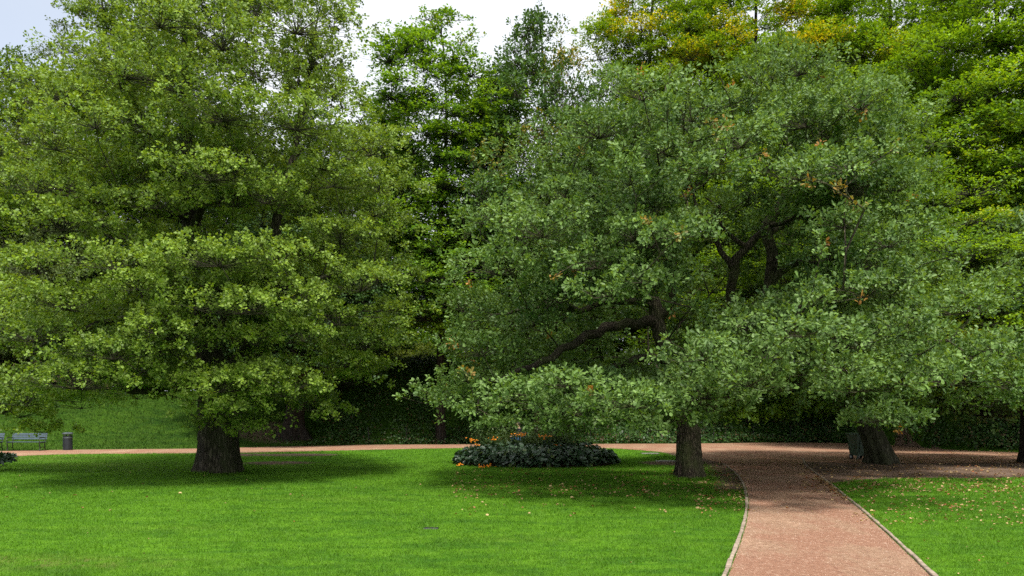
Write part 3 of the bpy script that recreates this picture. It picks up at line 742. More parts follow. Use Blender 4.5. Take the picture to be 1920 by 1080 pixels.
# turned sprigs, at the places where the photograph shows them
turned = [(1348, 222), (1342, 242), (1352, 232), (1570, 350), (1590, 354), (1612, 360), (1585, 345), (1640, 372), (880, 695), (868, 698), (1210, 418), (1043, 505), (1530, 328), (1680, 272), (1425, 298), (1090, 275), (1270, 455)]
for (px, py) in turned:
    q = hand_pads([(px, py, 10, 6, 1.0)], (Xo+.4, Yo), PO, f=(.99, 1.02))[0]; q[3] = rng.uniform(.04, .08); q[4] = .05; q[6] = rng.uniform(.45, .8); pads.append(q)
PB = lambda px, py, dy=0: P(px, py, Yo-dy)
tree('oak_tree', 'wide spreading blue-green oak with a single rugged trunk beside the gravel path', (Xo, Yo, 0), pads, (M['b_oak'], M['l_oak']),
     trunk_pts=[PB(1292, 880), PB(1289, 800), PB(1272, 720), PB(1240, 640), PB(1228, 575), PB(1198, 480), PB(1190, 380), PB(1230, 260), PB(1260, 120)], trunk_r=[.30, .29, .26, .22, .20, .13, .11, .07, .03],
     limbs=[([PB(1272, 720), PB(1350, 655, .2), PB(1425, 575, .4), PB(1447, 500, .5), PB(1443, 420, .5), PB(1470, 375, .5), PB(1478, 280, .3), PB(1440, 130, 0)], [.22, .19, .17, .16, .15, .13, .08, .03]),
            ([PB(1330, 670, .2), PB(1372, 535, .8), PB(1374, 500, 1), PB(1400, 460, 1.1), PB(1432, 430, 1.2)], [.15, .13, .13, .11, .07]),
            ([PB(1374, 500, 1), PB(1330, 428, 1.2), PB(1310, 400, 1.3), PB(1300, 360, 1.4)], [.09, .07, .06, .03]),
            ([PB(1400, 455, 1.1), PB(1350, 425, 1.3), PB(1345, 385, 1.3), PB(1322, 370, 1.3)], [.07, .06, .05, .02]),
            ([PB(1447, 540, .5), PB(1490, 490, .9), PB(1560, 515, 1.6), PB(1620, 545, 2.2), PB(1700, 590, 2.5)], [.12, .11, .09, .07, .03]),
            ([PB(1445, 415, .5), PB(1490, 405, .9), PB(1500, 390, 1), PB(1495, 375, 1)], [.07, .06, .05, .02]),
            ([PB(1225, 612), PB(1150, 612, .8), PB(1080, 640, 1.6), PB(1010, 680, 2.4), PB(930, 715, 3)], [.15, .14, .12, .09, .04]),
            ([PB(1262, 690), PB(1230, 672, .6), PB(1190, 676, 1.2), PB(1120, 700, 2.2)], [.15, .13, .11, .05]),
            ([PB(1232, 585), PB(1150, 560, .4), PB(1075, 585, 1), PB(1040, 500, 1.4)], [.11, .10, .08, .03]),
            ([PB(1075, 585, 1), PB(1000, 575, 1.5), PB(900, 600, 2)], [.08, .06, .02]),
            ([PB(1235, 600), PB(1262, 545, .3), PB(1262, 480, .3), PB(1290, 380, .3)], [.12, .11, .07, .03]),
            ([PB(1440, 440), PB(1560, 370, 0), PB(1650, 330, 0)], [.09, .07, .03]),
            ([PB(1300, 700), PB(1480, 640, 1.5), PB(1640, 650, 3), PB(1780, 640, 3.5)], [.13, .11, .08, .03])],
     tk=dict(pts=[(Xo, Yo, 0), PB(1291, 840), PB(1289, 790), PB(1272, 720)], rad=[.355, .335, .325, .26], flare=.60, flutes=7, fl=.03, seed=5, m=64, bark=.022, roots=.45),
     cw=dict(leaf=.092, aspect=.66, dens=60, lps=17, shape='oak', sprig=.13, upness=.65, dome=.65, patch=.002, vfill=.32), sk=dict(kk=.28, crook=.12), maxtw=9000)

# ------------------------------------------------------------------ background trees
def bg(name, label, px, Y, prof, npads, mats, tr, size=(1.1, 2.0), flat=.25, cw=None, patchf=None, z0=None, droop=.4, back=.4, lean=0, tkw=None, sx=1, inner=.25, hol=(), basepx=None, tips=.014, extra=()):
    X = (px-CX)/F*Y; z0 = float(H(X, Y)) if z0 is None else z0
    top = prof[-1][0]
    Xb = X if basepx is None else (basepx-CX)/F*Y
    npads = int(npads*1.5)
    pads = env_pads((X, Y), prof, npads, inner=inner, size=size, flat=flat*1.3, back=back, droop=droop, patchf=patchf, sx=sx)+list(extra)
    if hol: pads = not_hollow(pads, hol, 999)
    pts = [(Xb, Y, z0+.1), (Xb+(X-Xb)*.55, Y, z0+(top-z0)*.12), (X, Y, z0+(top-z0)*.25), (X+rng.uniform(-.4, .4), Y, z0+(top-z0)*.5), (X+rng.uniform(-.6, .6), Y, z0+(top-z0)*.75), (X, Y, top-.5)]
    k = dict(flare=.7, flutes=6, fl=.06, m=40, seed=int(px) & 255, step=.2); k.update(tkw or {})
    c = dict(leaf=.15, aspect=.7, dens=11, lps=12, sprig=.24, flat=True, dome=.5, vfill=.28); c.update(cw or {}); c['dens'] *= 2.5; c['leaf'] *= 1.1
    return tree(name, label, (Xb, Y, z0), pads, mats, trunk_pts=pts, trunk_r=[tr*.9, tr*.85, tr*.75, tr*.55, tr*.3, .04],
                tk=dict(pts=[(Xb, Y, z0)]+pts[1:4], rad=[tr, tr*.88, tr*.77, tr*.56], **k), cw=c, sk=dict(kk=.3, crook=.08, step=.9), twig=.009, maxtw=5000, tip=tips)

def proj(q): return CX+q[0]/q[1]*F, HY-(q[2]-EYE)/q[1]*F
def patches(lst, amt=1.0):
    def f(q):
        px, py = proj(q); v = 0
        for cx, cy, rx, ry in lst: v = max(v, .72*amt*math.exp(-((px-cx)/rx/1.3)**2-((py-cy)/ry/1.3)**2))
        return v if v > .15 else 0
    return f
def column(z0, z1, r, shoulder=.3):
    zz = np.linspace(0, 1, 8); return [(z0+(z1-z0)*t, r*min(1, (t/.18+.35))*min(1, ((1-t)/(1-shoulder)))**.6+.2) for t in zz]

bg('hornbeam_tree', 'tall lime-green tree with a dark straight trunk at the right edge of the woodland', 1852, 42, column(4.0, 28, 7.8), 330, (M['b_dark'], M['l_horn']), .42,
   patchf=patches([(1790, 330, 60, 40), (1880, 260, 40, 30), (1830, 400, 40, 30), (1900, 460, 30, 40), (1910, 170, 40, 30)], .6), droop=.9, flat=.2)
bg('leaning_tree', 'tree with a thick leaning hollow-footed trunk beside the green wheeled bin', 1592, 30.3, column(2.9, 15, 5.6), 170, (M['b_beech'], M['l_horn']), .44,
   patchf=patches([(1760, 775, 60, 25), (1750, 670, 60, 50), (1800, 640, 40, 40), (1700, 60, 50, 50)], .8), hol=[(1480, 800, 170, 130), (1690, 890, 170, 95)], basepx=1657, flat=.18, tkw=dict(flare=.8, roots=.8, flutes=7, fl=.10, m=64, step=.1),
   size=(.9, 1.6), cw=dict(leaf=.10, dens=13, sprig=.2))
bg('hornbeam_tree', 'tall green woodland tree showing sky gaps above the right side of the oak', 1660, 51, column(6, 33, 9.2), 330, (M['b_dark'], M['l_horn']), .40,
   patchf=patches([(1540, 85, 35, 28), (1700, 100, 50, 30)], .9), droop=.8)
bg('beech_tree', 'tall tree with golden patches directly above the oak crown', 1420, 54, column(7, 34, 9.4), 330, (M['b_dark'], M['l_horny']), .42,
   patchf=patches([(1540, 85, 34, 26), (1490, 10, 26, 16), (1375, 50, 26, 16), (1320, 110, 30, 20)], 1.0), droop=.6)
bg('beech_tree', 'golden-tinged tree at the edge of the white sky gap', 1235, 55, column(7, 35, 7.4, .35), 280, (M['b_dark'], M['l_horny']), .38,
   patchf=patches([(1080, 95, 34, 28), (1150, 15, 26, 20), (1275, 100, 22, 12), (1230, 125, 14, 10), (1190, 45, 20, 16), (990, 270, 50, 40)], .95), droop=.5)
bg('hornbeam_tree', 'shaded lime-green tree beyond the oak, at the far end of the bank', 2090, 42, column(4, 27, 7.5), 200, (M['b_dark'], M['l_horn']), .40)
bg('young_oak_tree', 'dark slender oak with spiky top shoots standing against the white sky', 1010, 49, [(7, 5.5), (12, 6.2), (17, 6), (21, 4.5), (24, 2.4), (27, .45)], 210, (M['b_oak'], M['l_oak2']), .3,
   patchf=patches([(1080, 100, 50, 50), (1000, 270, 40, 30), (940, 300, 40, 30)], .7), size=(1.0, 1.7), flat=.5, cw=dict(leaf=.16, dens=9, lps=12, shape='oak', sprig=.24, flat=False, upness=.5, vfill=.6), droop=.2, sx=1.0)
bg('maple_tree', 'airy bright green maple with a slim forked trunk standing up on the bank', 826, 48, [(7, 3.6), (11, 4.6), (15, 4.4), (19, 4.8), (22, 4.6), (24.5, 3.0), (26.3, .8)], 190, (M['b_dark'], M['l_maple']), .27,
   patchf=patches([(790, 30, 60, 25), (900, 70, 60, 30)], .35), size=(1.0, 1.8), flat=.24, inner=.2, cw=dict(dens=9, leaf=.17), droop=.7)
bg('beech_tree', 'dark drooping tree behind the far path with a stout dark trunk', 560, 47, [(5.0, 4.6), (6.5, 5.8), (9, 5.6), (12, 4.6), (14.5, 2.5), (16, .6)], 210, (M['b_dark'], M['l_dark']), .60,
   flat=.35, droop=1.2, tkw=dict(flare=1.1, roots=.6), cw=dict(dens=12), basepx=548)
bg('ash_tree', 'dark blue-green tree top in the gap left of the airy maple', 722, 64, column(9, 28.5, 4.6), 110, (M['b_dark'], M['l_oak2']), .35, cw=dict(leaf=.18, dens=10))
bg('ash_tree', 'loose open tree rising behind the left side of the yellow-green tree', 185, 56, column(8, 34, 7.2), 150, (M['b_dark'], M['l_grey']), .34, cw=dict(leaf=.14, dens=8, flat=False), hol=[(30, 0, 75, 95)])
bg('willow_tree', 'grey-green tree behind the lowest left branches of the yellow-green tree', 40, 54, column(5.5, 23.5, 8), 230, (M['b_dark'], M['l_grey']), .40, cw=dict(leaf=.15, dens=10, flat=False), flat=.35, droop=1)
bg('chestnut_tree', 'round brownish-green treetop under the blue corner of the sky', 12, 62, column(9, 31.0, 7.0), 190, (M['b_dark'], M['l_horny']), .45, cw=dict(leaf=.18, dens=9),
   patchf=patches([(20, 75, 60, 20)], .45))
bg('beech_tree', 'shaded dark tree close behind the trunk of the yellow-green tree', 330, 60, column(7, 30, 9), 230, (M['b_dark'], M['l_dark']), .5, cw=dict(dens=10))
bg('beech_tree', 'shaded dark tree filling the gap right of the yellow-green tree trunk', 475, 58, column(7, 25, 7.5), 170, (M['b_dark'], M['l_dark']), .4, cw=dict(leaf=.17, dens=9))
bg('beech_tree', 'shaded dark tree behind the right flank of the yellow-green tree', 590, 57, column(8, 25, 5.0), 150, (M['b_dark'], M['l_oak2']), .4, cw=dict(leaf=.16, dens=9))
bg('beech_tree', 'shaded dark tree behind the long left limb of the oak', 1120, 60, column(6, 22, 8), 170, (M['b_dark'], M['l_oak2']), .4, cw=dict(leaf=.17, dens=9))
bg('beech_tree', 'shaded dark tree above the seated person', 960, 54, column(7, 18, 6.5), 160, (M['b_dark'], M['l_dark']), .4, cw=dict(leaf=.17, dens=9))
bg('lime_tree', 'tree with a slim dark trunk cut by the right edge of the picture', 1925, 30.5, [(2.6, 3.4), (4, 4.6), (6, 4.6), (8, 3.6), (9.5, 1)], 110, (M['b_dark'], M['l_oak']), .24,
   size=(.7, 1.3), flat=.4, cw=dict(leaf=.13, shape='oak', dens=18, lps=12, sprig=.17, flat=False, upness=.6, vfill=.5))

# far wood: one mass
pads = []
for i in range(36):
    Y = rng.uniform(68, 95); px = -300+i*72+rng.uniform(-30, 30)
    if 735 < px < 805: continue
    X = (px-CX)/F*Y; h = (rng.uniform(15, 23) if px < 600 else rng.uniform(24, 34)) if not 600 < px < 1080 else rng.uniform(12, 15)
    pads += env_pads((X, Y), column(4.5, h, 6.0), 40, size=(1.8, 3.0), flat=.5, back=.3)
cr = crown('distant_wood', pads, (0, 85, 6), M['l_horn'], None, leaf=.32, aspect=.75, dens=8, lps=11, sprig=.5)
tag(cr, kind='stuff')

# pale shrubs on top of the bank
def shrub(name, label, px, Y, r, h, mat, n=26, leaf=.09, base_stem=M['b_dark'], sy=1, zoff=0, group=None):
    X = (px-CX)/F*Y; z0 = float(H(X, Y))+zoff
    root = empty(name, (X, Y, z0), label, 'shrub', group=group)
    pads = []
    for _ in range(n):
        a = rng.uniform(0, 6.28); f = math.sqrt(rng.uniform()); z = rng.uniform(.25, 1)*h*math.sqrt(max(.05, 1-f*f*.8))
        pads.append([X+math.cos(a)*f*r, Y+math.sin(a)*f*r*sy, z0+z, r*.32, r*.18, rng.uniform(0, 1), 0])
    tw = []
    c = crown('foliage', pads, (X, Y, z0), mat, None, leaf=leaf, aspect=.6, dens=40, lps=9, sprig=.12, tw=tw)
    s = Skel(); s.polyline([(X, Y, z0-.1), (X, Y, z0+h*.3)], [.05, .03], step=.2); s.reach([p[:3] for p in pads], minz=-9); s.radii(tip=.006); V, Q = s.geo()
    t = mesh_obj('stem', V, quads=Q, mat=base_stem, smooth=True)
    for o in (c, t): o.data.transform(Matrix.Translation((-X, -Y, -z0))); o.parent = root
    return root
for px, Y, r, h, lab in ((705, 58, 1.5, 1.6, 'pale shrub on top of the bank, nearest the drooping dark tree'), (745, 60, 1.8, 2.0, 'pale yellowish shrub on the bank below the small white sky gap'), (795, 61, 1.9, 2.1, 'pale yellowish shrub on the bank beside the slim maple trunk'), (850, 60, 1.7, 1.9, 'pale shrub on the bank half hidden by the oak leaves')):
    shrub('shrub', lab, px, Y, r, h, M['l_shrub'], group='pale shrubs on top of the bank')

shrub('hazel_shrub', 'bright green leafy shrub on the bank seen under the oak, nearest the oak trunk', 1400, 51.8, 2.3, 1.5, M['l_horn'], n=34, leaf=.12)
shrub('hazel_shrub', 'bright green leafy shrub on the bank seen under the oak, nearer the leaning trunk', 1515, 52.2, 2.4, 1.5, M['l_horn'], n=34, leaf=.12)
bg('hornbeam_tree', 'green tree behind the golden-tinged trees above the oak crown', 1335, 64, column(12, 38, 8.5), 230, (M['b_dark'], M['l_horn']), .4, cw=dict(leaf=.18, dens=9))
bg('hornbeam_tree', 'green tree filling the gap between the tall lime-green tree and the golden-patched tree', 1590, 66, column(12, 38, 8.5), 200, (M['b_dark'], M['l_horn']), .4, cw=dict(leaf=.18, dens=9))
# ------------------------------------------------------------------ ivy and leaf litter on the bank
n = 130000
x = rng.uniform(-16, 40, n); y = yfar(x)+.35+rng.uniform(0, 1, n)**1.1*np.where(x > 9, 5.5, 9)
k2 = (rng.uniform(0, 1, n) < sstep(-14, -7, x)) & (nz(x, y, .8, 4)+rng.normal(0, .35, n) > -.25)
k2 &= ~((x > 21) & (y < yfar(x)+1.0))
x, y = x[k2], y[k2]; n = len(x); z = H(x, y); e = .3
gxn = (H(x+e, y)-z)/e; gyn = (H(x, y+e)-z)/e
N_ = norm(np.stack([-gxn, -gyn, np.ones(n)], 1)+rng.normal(0, .45, (n, 3)))
ax = norm(rng.normal(0, 1, (n, 3))+np.array([0, -.6, -.5]))
L = rng.uniform(.08, .17, n)
pos = np.stack([x, y, z], 1)+N_*rng.uniform(.02, .22, n)[:, None]
pos[:, 2] += rng.uniform(0, 1, n)*np.clip(.35+.55*nz(x, y, 1.1, 5), 0, 1)*.75
V, qd, tr_, k = leaf_geo(pos, ax, N_, L, L*.85)
tint = np.repeat(np.stack([rng.uniform(0, 1, n), (rng.uniform(0, 1, n) < .06+.10*sstep(3, 0, y-yfar(x)))*1., rng.uniform(0, 1, n)], 1), k, 0)
o = mesh_obj('ivy', V, tris=tr_, mat=M['l_ivy'], attrs={'tint': tint}); tag(o, kind='stuff')

# ------------------------------------------------------------------ fallen leaves
def fallen():
    xs_, ys_ = [], []
    def region(n, px0, px1, py0, py1):
        a = rng.uniform(px0, px1, n); b = rng.uniform(py0, py1, n); Y = F*EYE/(b-HY); xs_.append((a-CX)/F*Y); ys_.append(Y)
    region(520, 850, 1400, 880, 935); region(260, 1300, 1400, 870, 960); region(900, 1500, 1960, 872, 925); region(420, 1600, 1960, 905, 985)
    region(60, 850, 1390, 930, 970); region(14, 1700, 1960, 980, 1080); region(34, 0, 860, 885, 960); region(8, 0, 1300, 960, 1080); region(420, 1660, 1960, 846, 872); region(50, 1400, 1620, 850, 960)
    xx = np.concatenate(xs_); yy = np.concatenate(ys_)
    # drift along the right edging
    t = rng.uniform(17, 24, 150); ex = np.interp(t, edRw[::-1, 1], edRw[::-1, 0]); xx = np.r_[xx, ex-np.abs(rng.normal(0, .13, 150))]; yy = np.r_[yy, t]
    # a few small heaps
    for px, py, m_ in ((1775, 948, 16), (1180, 905, 14), (1225, 925, 10), (905, 918, 12), (1640, 905, 12)):
        X, Y = G(px, py); xx = np.r_[xx, X+rng.normal(0, .25, m_)]; yy = np.r_[yy, Y+rng.normal(0, .3, m_)]
    n = len(xx); L = rng.uniform(.045, .095, n)*np.clip(yy/20, .5, 1)
    pos = np.stack([xx, yy, H(xx, yy)+rng.uniform(.012, .04, n)], 1)
    nr = norm(np.array([0, 0, 1.])+rng.normal(0, .35, (n, 3))); a = rng.uniform(0, 6.28, n); ax = np.stack([np.cos(a), np.sin(a), rng.normal(0, .15, n)], 1)
    V, qd, tr_, k = leaf_geo(pos, ax, nr, L, L*.75, 'oak', fold=.5)
    tint = np.repeat(np.stack([rng.uniform(0, 1, n), (rng.uniform(0, 1, n) < .22)*rng.uniform(.5, 1, n), rng.uniform(0, 1, n)], 1), k, 0)
    o = mesh_obj('fallen_leaves', V, quads=qd, mat=M['l_fall'], attrs={'tint': tint}); tag(o, kind='stuff')
fallen()

# ------------------------------------------------------------------ flower bed
bx, by = (1006-CX)/F*30.0, 30.2
root = empty('flower_bed', (bx, by, 0), 'round mound of broad dark leaves with tall stems in the lawn', 'flower bed')
RX, RY = 3.05, 2.35
mb = MB(); mb.lathe([(1.0, -.05), (1.0, .03), (.8, .12), (.4, .18), (.05, .2)], 40)
o = mb.build('soil', M['soilbed'], root, True); o.scale = (RX*.97, RY*.97, 1); 
def bedh(r): return .62*np.clip(1-r**4, 0, 1)**.5+.10
n = 5200
a = rng.uniform(0, 6.28, n); r = np.sqrt(rng.uniform(0, 1, n)); lx = np.cos(a)*r*RX; ly = np.sin(a)*r*RY
lz = bedh(r)*rng.uniform(.45, 1.05, n)+.06*nz(lx, ly, 3)
outd = np.stack([np.cos(a)*r, np.sin(a)*r, np.zeros(n)], 1)
nr = norm(outd*.8+np.array([0, 0, .9])+rng.normal(0, .25, (n, 3))); ax = norm(outd+np.array([0, 0, -.35])+rng.normal(0, .5, (n, 3)))
L = rng.uniform(.13, .24, n)
V, qd, tr_, k = leaf_geo(np.stack([lx, ly, lz], 1), ax, nr, L, L*.85, 'oak', fold=.25)
tint = np.repeat(np.stack([rng.uniform(0, 1, n), (rng.uniform(0, 1, n) < .04)*.8, rng.uniform(0, 1, n)], 1), k, 0)
mesh_obj('broad_leaves', V, quads=qd, mat=M['l_hosta'], parent=root, attrs={'tint': tint})
# taller perennials at the back and left
pads = []
for _ in range(46):
    u = rng.uniform(-.75, .45); pads.append([u*RX, rng.uniform(-.1, .75)*RY, rng.uniform(.65, 1.05), .34, .30, rng.uniform(0, 1), 0])
for _ in range(10):
    u = rng.uniform(-.3, .35); pads.append([u*RX, rng.uniform(.0, .6)*RY, rng.uniform(1.0, 1.35), .22, .30, rng.uniform(.3, 1), 0])
tw = []
saveH = H
crown('tall_foliage', pads, (0, 0, 0), leaf_mat('leaf_perennial', (.045, .085, .022), (.11, .17, .05), (.12, .15, .04), transl=.25), root, leaf=.085, aspect=.5, dens=150, lps=8, sprig=.12, tw=tw, vfill=.7)
V, Q = twig_geo([(np.c_[b[:, 0], b[:, 1], np.full(len(b), .05)], b) for a_, b in tw], .006, 500)
mesh_obj('stems', V, quads=Q, mat=M['l_ivy'], parent=root)
def flower_clump(px, py, Y, n, spread, label, ground_z=0):
    X, _, Z = P(px, py, Y)
    r_ = empty('flower_clump', (X, Y, ground_z), label, 'flowers', group='orange flower clumps in the bed')
    V = []; Fc = []; st = MB()
    for _ in range(n):
        c = Vector((random.gauss(0, spread), random.gauss(0, spread), Z-ground_z+random.gauss(0, spread*.35)))
        c.z = max(c.z, .04)
        tilt = Vector((random.gauss(0, .4), random.gauss(-.5, .3), 1)).normalized(); a1 = tilt.orthogonal().normalized(); b1 = tilt.cross(a1); R0 = random.uniform(.028, .048)
        V.append(c+tilt*.012); ci = len(V)-1; m = 18
        for q_ in range(m):
            an = q_*2*math.pi/m; rr = R0*(1 if q_ % 2 else .55); V.append(c+(a1*math.cos(an)+b1*math.sin(an))*rr-tilt*(.008 if q_ % 2 else 0))
        for q_ in range(m): Fc.append((ci, ci+1+q_, ci+1+(q_+1) % m))
        st.tube([(c.x*.4, c.y*.4, .0), (c.x*.8, c.y*.8, c.z*.6), tuple(c-tilt*.01)], .004, 5)
    mesh_obj('blossoms', [tuple(v) for v in V], faces=Fc, mat=M['petal'], parent=r_)
    st.build('stems', M['l_ivy'], r_)
for px, py, Y, n, sp, lab in ((975, 815, 29.4, 26, .13, 'orange flowers in front of the seated person, highest in the bed'),
    (1018, 818, 29.4, 18, .12, 'orange flowers just right of the highest clump in the bed'),
    (885, 825, 29.6, 16, .10, 'orange flowers at the upper left end of the bed'),
    (924, 823, 30.0, 10, .09, 'orange flowers between the upper left end and the highest clump'),
    (898, 834, 29.0, 5, .05, 'few orange flowers below the upper left end of the bed'),
    (1044, 834, 29.2, 4, .05, 'few orange flowers low at the right half of the bed'),
    (862, 871, 28.4, 9, .08, 'orange flowers at the lawn edge, lowest left of the bed'),
    (914, 873, 27.9, 13, .12, 'orange flowers spilling onto the lawn in front of the bed'),
    (902, 876, 27.7, 6, .07, 'small orange flowers fallen forward onto the lawn')):
    flower_clump(px, py, Y, n, sp, lab)
# left edge shrub with dark soil
shrub('shrub', 'low dark leafy plant on the lawn at the left border of the picture', -8, 26.5, .55, .62, M['l_hosta'], n=22, leaf=.15)

# ------------------------------------------------------------------ far benches, bin, fence, wheeled bin
def make_bench(label, cat='bench', group='benches on the far path'):
    root = empty('park_bench', (0, 0, 0), label, cat, group=group)
    Wd = 1.75
    for k in range(3):   # seat slats, one part
        pass
    mb = MB()
    for y in (-.20, -.10, 0, .10, .20): mb.box((0, y, .435), (Wd, .085, .03), bev=.006)
    mb.build('seat', M['slat'], root)
    rot = Matrix.Rotation(R(-14), 4, 'X')
    mb = MB()
    for z in (.60, .71, .82): mb.box((0, .25+(z-.5)*.25, z), (Wd, .028, .092), rot, .006)
    mb.build('backrest', M['slat_back'], root)
    for sx in (-1, 1):
        x = sx*(Wd/2-.07); mb = MB()
        mb.tube([(x, -.24, 0), (x, -.20, .12), (x, -.23, .28), (x, -.22, .41)], .022, 8)
        mb.tube([(x, .30, 0), (x, .22, .14), (x, .20, .30), (x, .22, .42)], .022, 8)
        mb.tube([(x, .22, .42), (x, .28, .60), (x, .35, .90)], [.022, .02, .016], 8)
        mb.tube([(x, -.23, .405), (x, .22, .405)], .018, 8)
        mb.tube([(x, -.21, .14), (x, 0, .19), (x, .22, .14)], .013, 6)
        mb.build('leg_frame', M['iron'], root)
        mb = MB(); mb.tube([(x, -.23, .41), (x, -.27, .55), (x, -.22, .64), (x, .05, .655), (x, .29, .62)], [.016, .016, .02, .02, .014], 8)
        mb.build('armrest', M['iron'], root)
    return root
b0 = make_bench('dark iron bench with bluish back slats nearest the litter bin'); X, Y = G(49, 845.3); b0.location = (X, Y, 0.006)
b1 = copy_tree(b0); b1['label'] = 'dark iron bench cut off by the left border of the picture'; X, Y = G(-32, 845.6); b1.location = (X, Y, .006)
root = empty('litter_bin', (*G(127, 844), .006), 'round dark metal litter bin standing beside the far path', 'litter bin')
mb = MB(); mb.lathe([(.21, 0), (.225, .01), (.225, .03), (.215, .035), (.215, .70), (.22, .71)], 32)
for k in range(28):
    a = k*2*math.pi/28; mb.box((.218*math.cos(a), .218*math.sin(a), .37), (.012, .026, .62), Matrix.Rotation(a, 4, 'Z'))
mb.build('body', M['bin'], root)
mb = MB(); mb.lathe([(.235, .80), (.25, .81), (.25, .85), (.20, .885), (.10, .90), (.02, .902)], 32); mb.build('lid', M['rim'], root, False)
mb = MB()
for k in range(6):
    a = k*math.pi/3+.3; mb = MB(); mb.box((.205*math.cos(a), .205*math.sin(a), .755), (.02, .05, .11), Matrix.Rotation(a, 4, 'Z')); mb.build('lid_support', M['bin'], root)
mb = MB(); mb.lathe([(.228, .60), (.232, .605), (.232, .635), (.228, .64)], 32); mb.build('band', M['rim'], root)

fr = empty('wire_fence', (0, float(yfar(0))+.7, 0), 'low fence of thin black posts along the foot of the dark bank', 'fence')
fp = []; pm = MB(); pm.tube([(0, 0, -.1), (0, 0, .55), (0, 0, 1.02)], .019, 8); pm.lathe([(.03, .98), (.034, 1.0), (.03, 1.03), (.01, 1.05)], 10)
proto = None
post_px = [692, 761, 826, 897, 968, 1038, 1108, 1179, 1257, 1337, 1413, 1482, 1549, 1640, 1725, 1821, 1912]
for i, px in enumerate(post_px):
    Y = 45.0
    for _ in range(12): Y = float(yfar((px-CX)/F*Y))+.55
    X = (px-CX)/F*Y; z = float(H(X, Y))
    if proto is None: proto = pm.build('post', M['iron'], fr); p_ = proto
    else: p_ = proto.copy(); col.objects.link(p_)
    p_.location = (X, Y-fr.location.y, z); p_.rotation_euler = (R(random.uniform(-3, 3)), R(random.uniform(-4, 4)), 0); fp.append((X, Y-fr.location.y, z))
for h in (.45, .92):
    mb = MB(); mb.tube([(a, b, c+h) for a, b, c in fp], .0035, 4); mb.build('wire', M['iron'], fr)

# green wheeled bin behind the leaning trunk
X, Y = G(1609, 861); root = empty('wheeled_bin', (X, Y, 0), 'dark green wheeled waste bin half hidden by the leaning trunk', 'waste bin', R(18))
mb = MB()
def frust(mb, z0, w0, d0, z1, w1, d1, y0=0, y1=0):
    v = [(-w0/2, y0-d0/2, z0), (w0/2, y0-d0/2, z0), (w0/2, y0+d0/2, z0), (-w0/2, y0+d0/2, z0), (-w1/2, y1-d1/2, z1), (w1/2, y1-d1/2, z1), (w1/2, y1+d1/2, z1), (-w1/2, y1+d1/2, z1)]
    mb.add(v, [(3, 2, 1, 0), (4, 5, 6, 7), (0, 1, 5, 4), (1, 2, 6, 5), (2, 3, 7, 6), (3, 0, 4, 7)])
frust(mb, .16, .46, .44, .96, .60, .62); frust(mb, .96, .64, .66, 1.02, .66, .68)
mb.box((0, -.28, .55), (.34, .02, .5), Matrix.Rotation(R(6), 4, 'X'), .006)
mb.build('body', M['wheelie'], root)
mb = MB(); frust(mb, 1.022, .68, .70, 1.06, .66, .68); frust(mb, 1.06, .62, .62, 1.11, .46, .46); ld = mb.build('lid', M['wheelie_lid'], root)
mb = MB(); mb.tube([(-.26, .40, 1.0), (.26, .40, 1.0)], .016, 8); mb.tube([(-.26, .33, 1.0), (-.26, .40, 1.0)], .014, 6); mb.tube([(.26, .33, 1.0), (.26, .40, 1.0)], .014, 6); mb.build('handle', M['wheelie'], root)
for sx in (-1, 1):
    mb = MB(); mb.tube([(sx*.22-.025, .14, .10), (sx*.22+.025, .14, .10)], .10, 20); w = mb.build('wheel', M['rubber'], root)
    mb = MB(); mb.tube([(sx*.22-.03, .14, .10), (sx*.22+.03, .14, .10)], .045, 14); mb.build('hub', M['white'], w)
for sx in (-1, 1):
    mb = MB(); mb.box((sx*.17, -.15, .08), (.05, .05, .16), bev=.005); mb.build('leg', M['wheelie'], root)

# flat covers in the lawn
for px, py, w_, d_, lab, mt in ((1219, 851, .8, .5, 'pale stone cover set in the lawn left of the oak trunk, farther from it', 'stone'), (1248, 865, .75, .4, 'pale stone cover set in the lawn, nearer the oak trunk', 'stone'), (808, 991, .26, .16, 'small dark metal cover in the sunny lawn', 'iron')):
    X, Y = G(px, py); mb = MB(); mb.box((0, 0, 0), (w_, d_, .07), bev=.01); mb.box((0, 0, .037), (w_*.8, d_*.75, .008), bev=.002); o = mb.build('ground_cover_plate', M[mt]); o.location = (X, Y, -.022 if mt == 'iron' else .0); tag(o, lab, 'drain cover')

# seated person behind the bed, in profile facing left
b2 = copy_tree(b0); b2['label'] = 'dark bench carrying the seated person behind the flower bed'
PX, PY_ = (972-CX)/F*42.0, 42.0
b2.location = (PX, PY_, .006); b2.rotation_euler = (0, 0, R(-80))
person = empty('person', (PX, PY_, 0), 'person in black jacket and blue jeans sitting behind the flower bed', 'person', R(-80))
def skin_mesh(name, verts, edges, rads, mat, parent, sub=2, root=0):
    me = bpy.data.meshes.new(name); me.from_pydata(verts, edges, []); o = bpy.data.objects.new(name, me); col.objects.link(o)
    md = o.modifiers.new('s', 'SKIN'); sv = me.skin_vertices[0].data
    for i, r in enumerate(rads): sv[i].radius = (r, r) if not hasattr(r, '__len__') else r
    for i in range(len(verts)): sv[i].use_root = (i == root)
    sb = o.modifiers.new('u', 'SUBSURF'); sb.levels = sub; sb.render_levels = sub
    dg = bpy.context.evaluated_depsgraph_get(); dg.update(); m2 = bpy.data.meshes.new_from_object(o.evaluated_get(dg))
    o.modifiers.clear(); o.data = m2; o.data.materials.clear(); o.data.materials.append(mat); o.parent = parent
    m2.polygons.foreach_set('use_smooth', np.ones(len(m2.polygons), dtype=bool)); return o
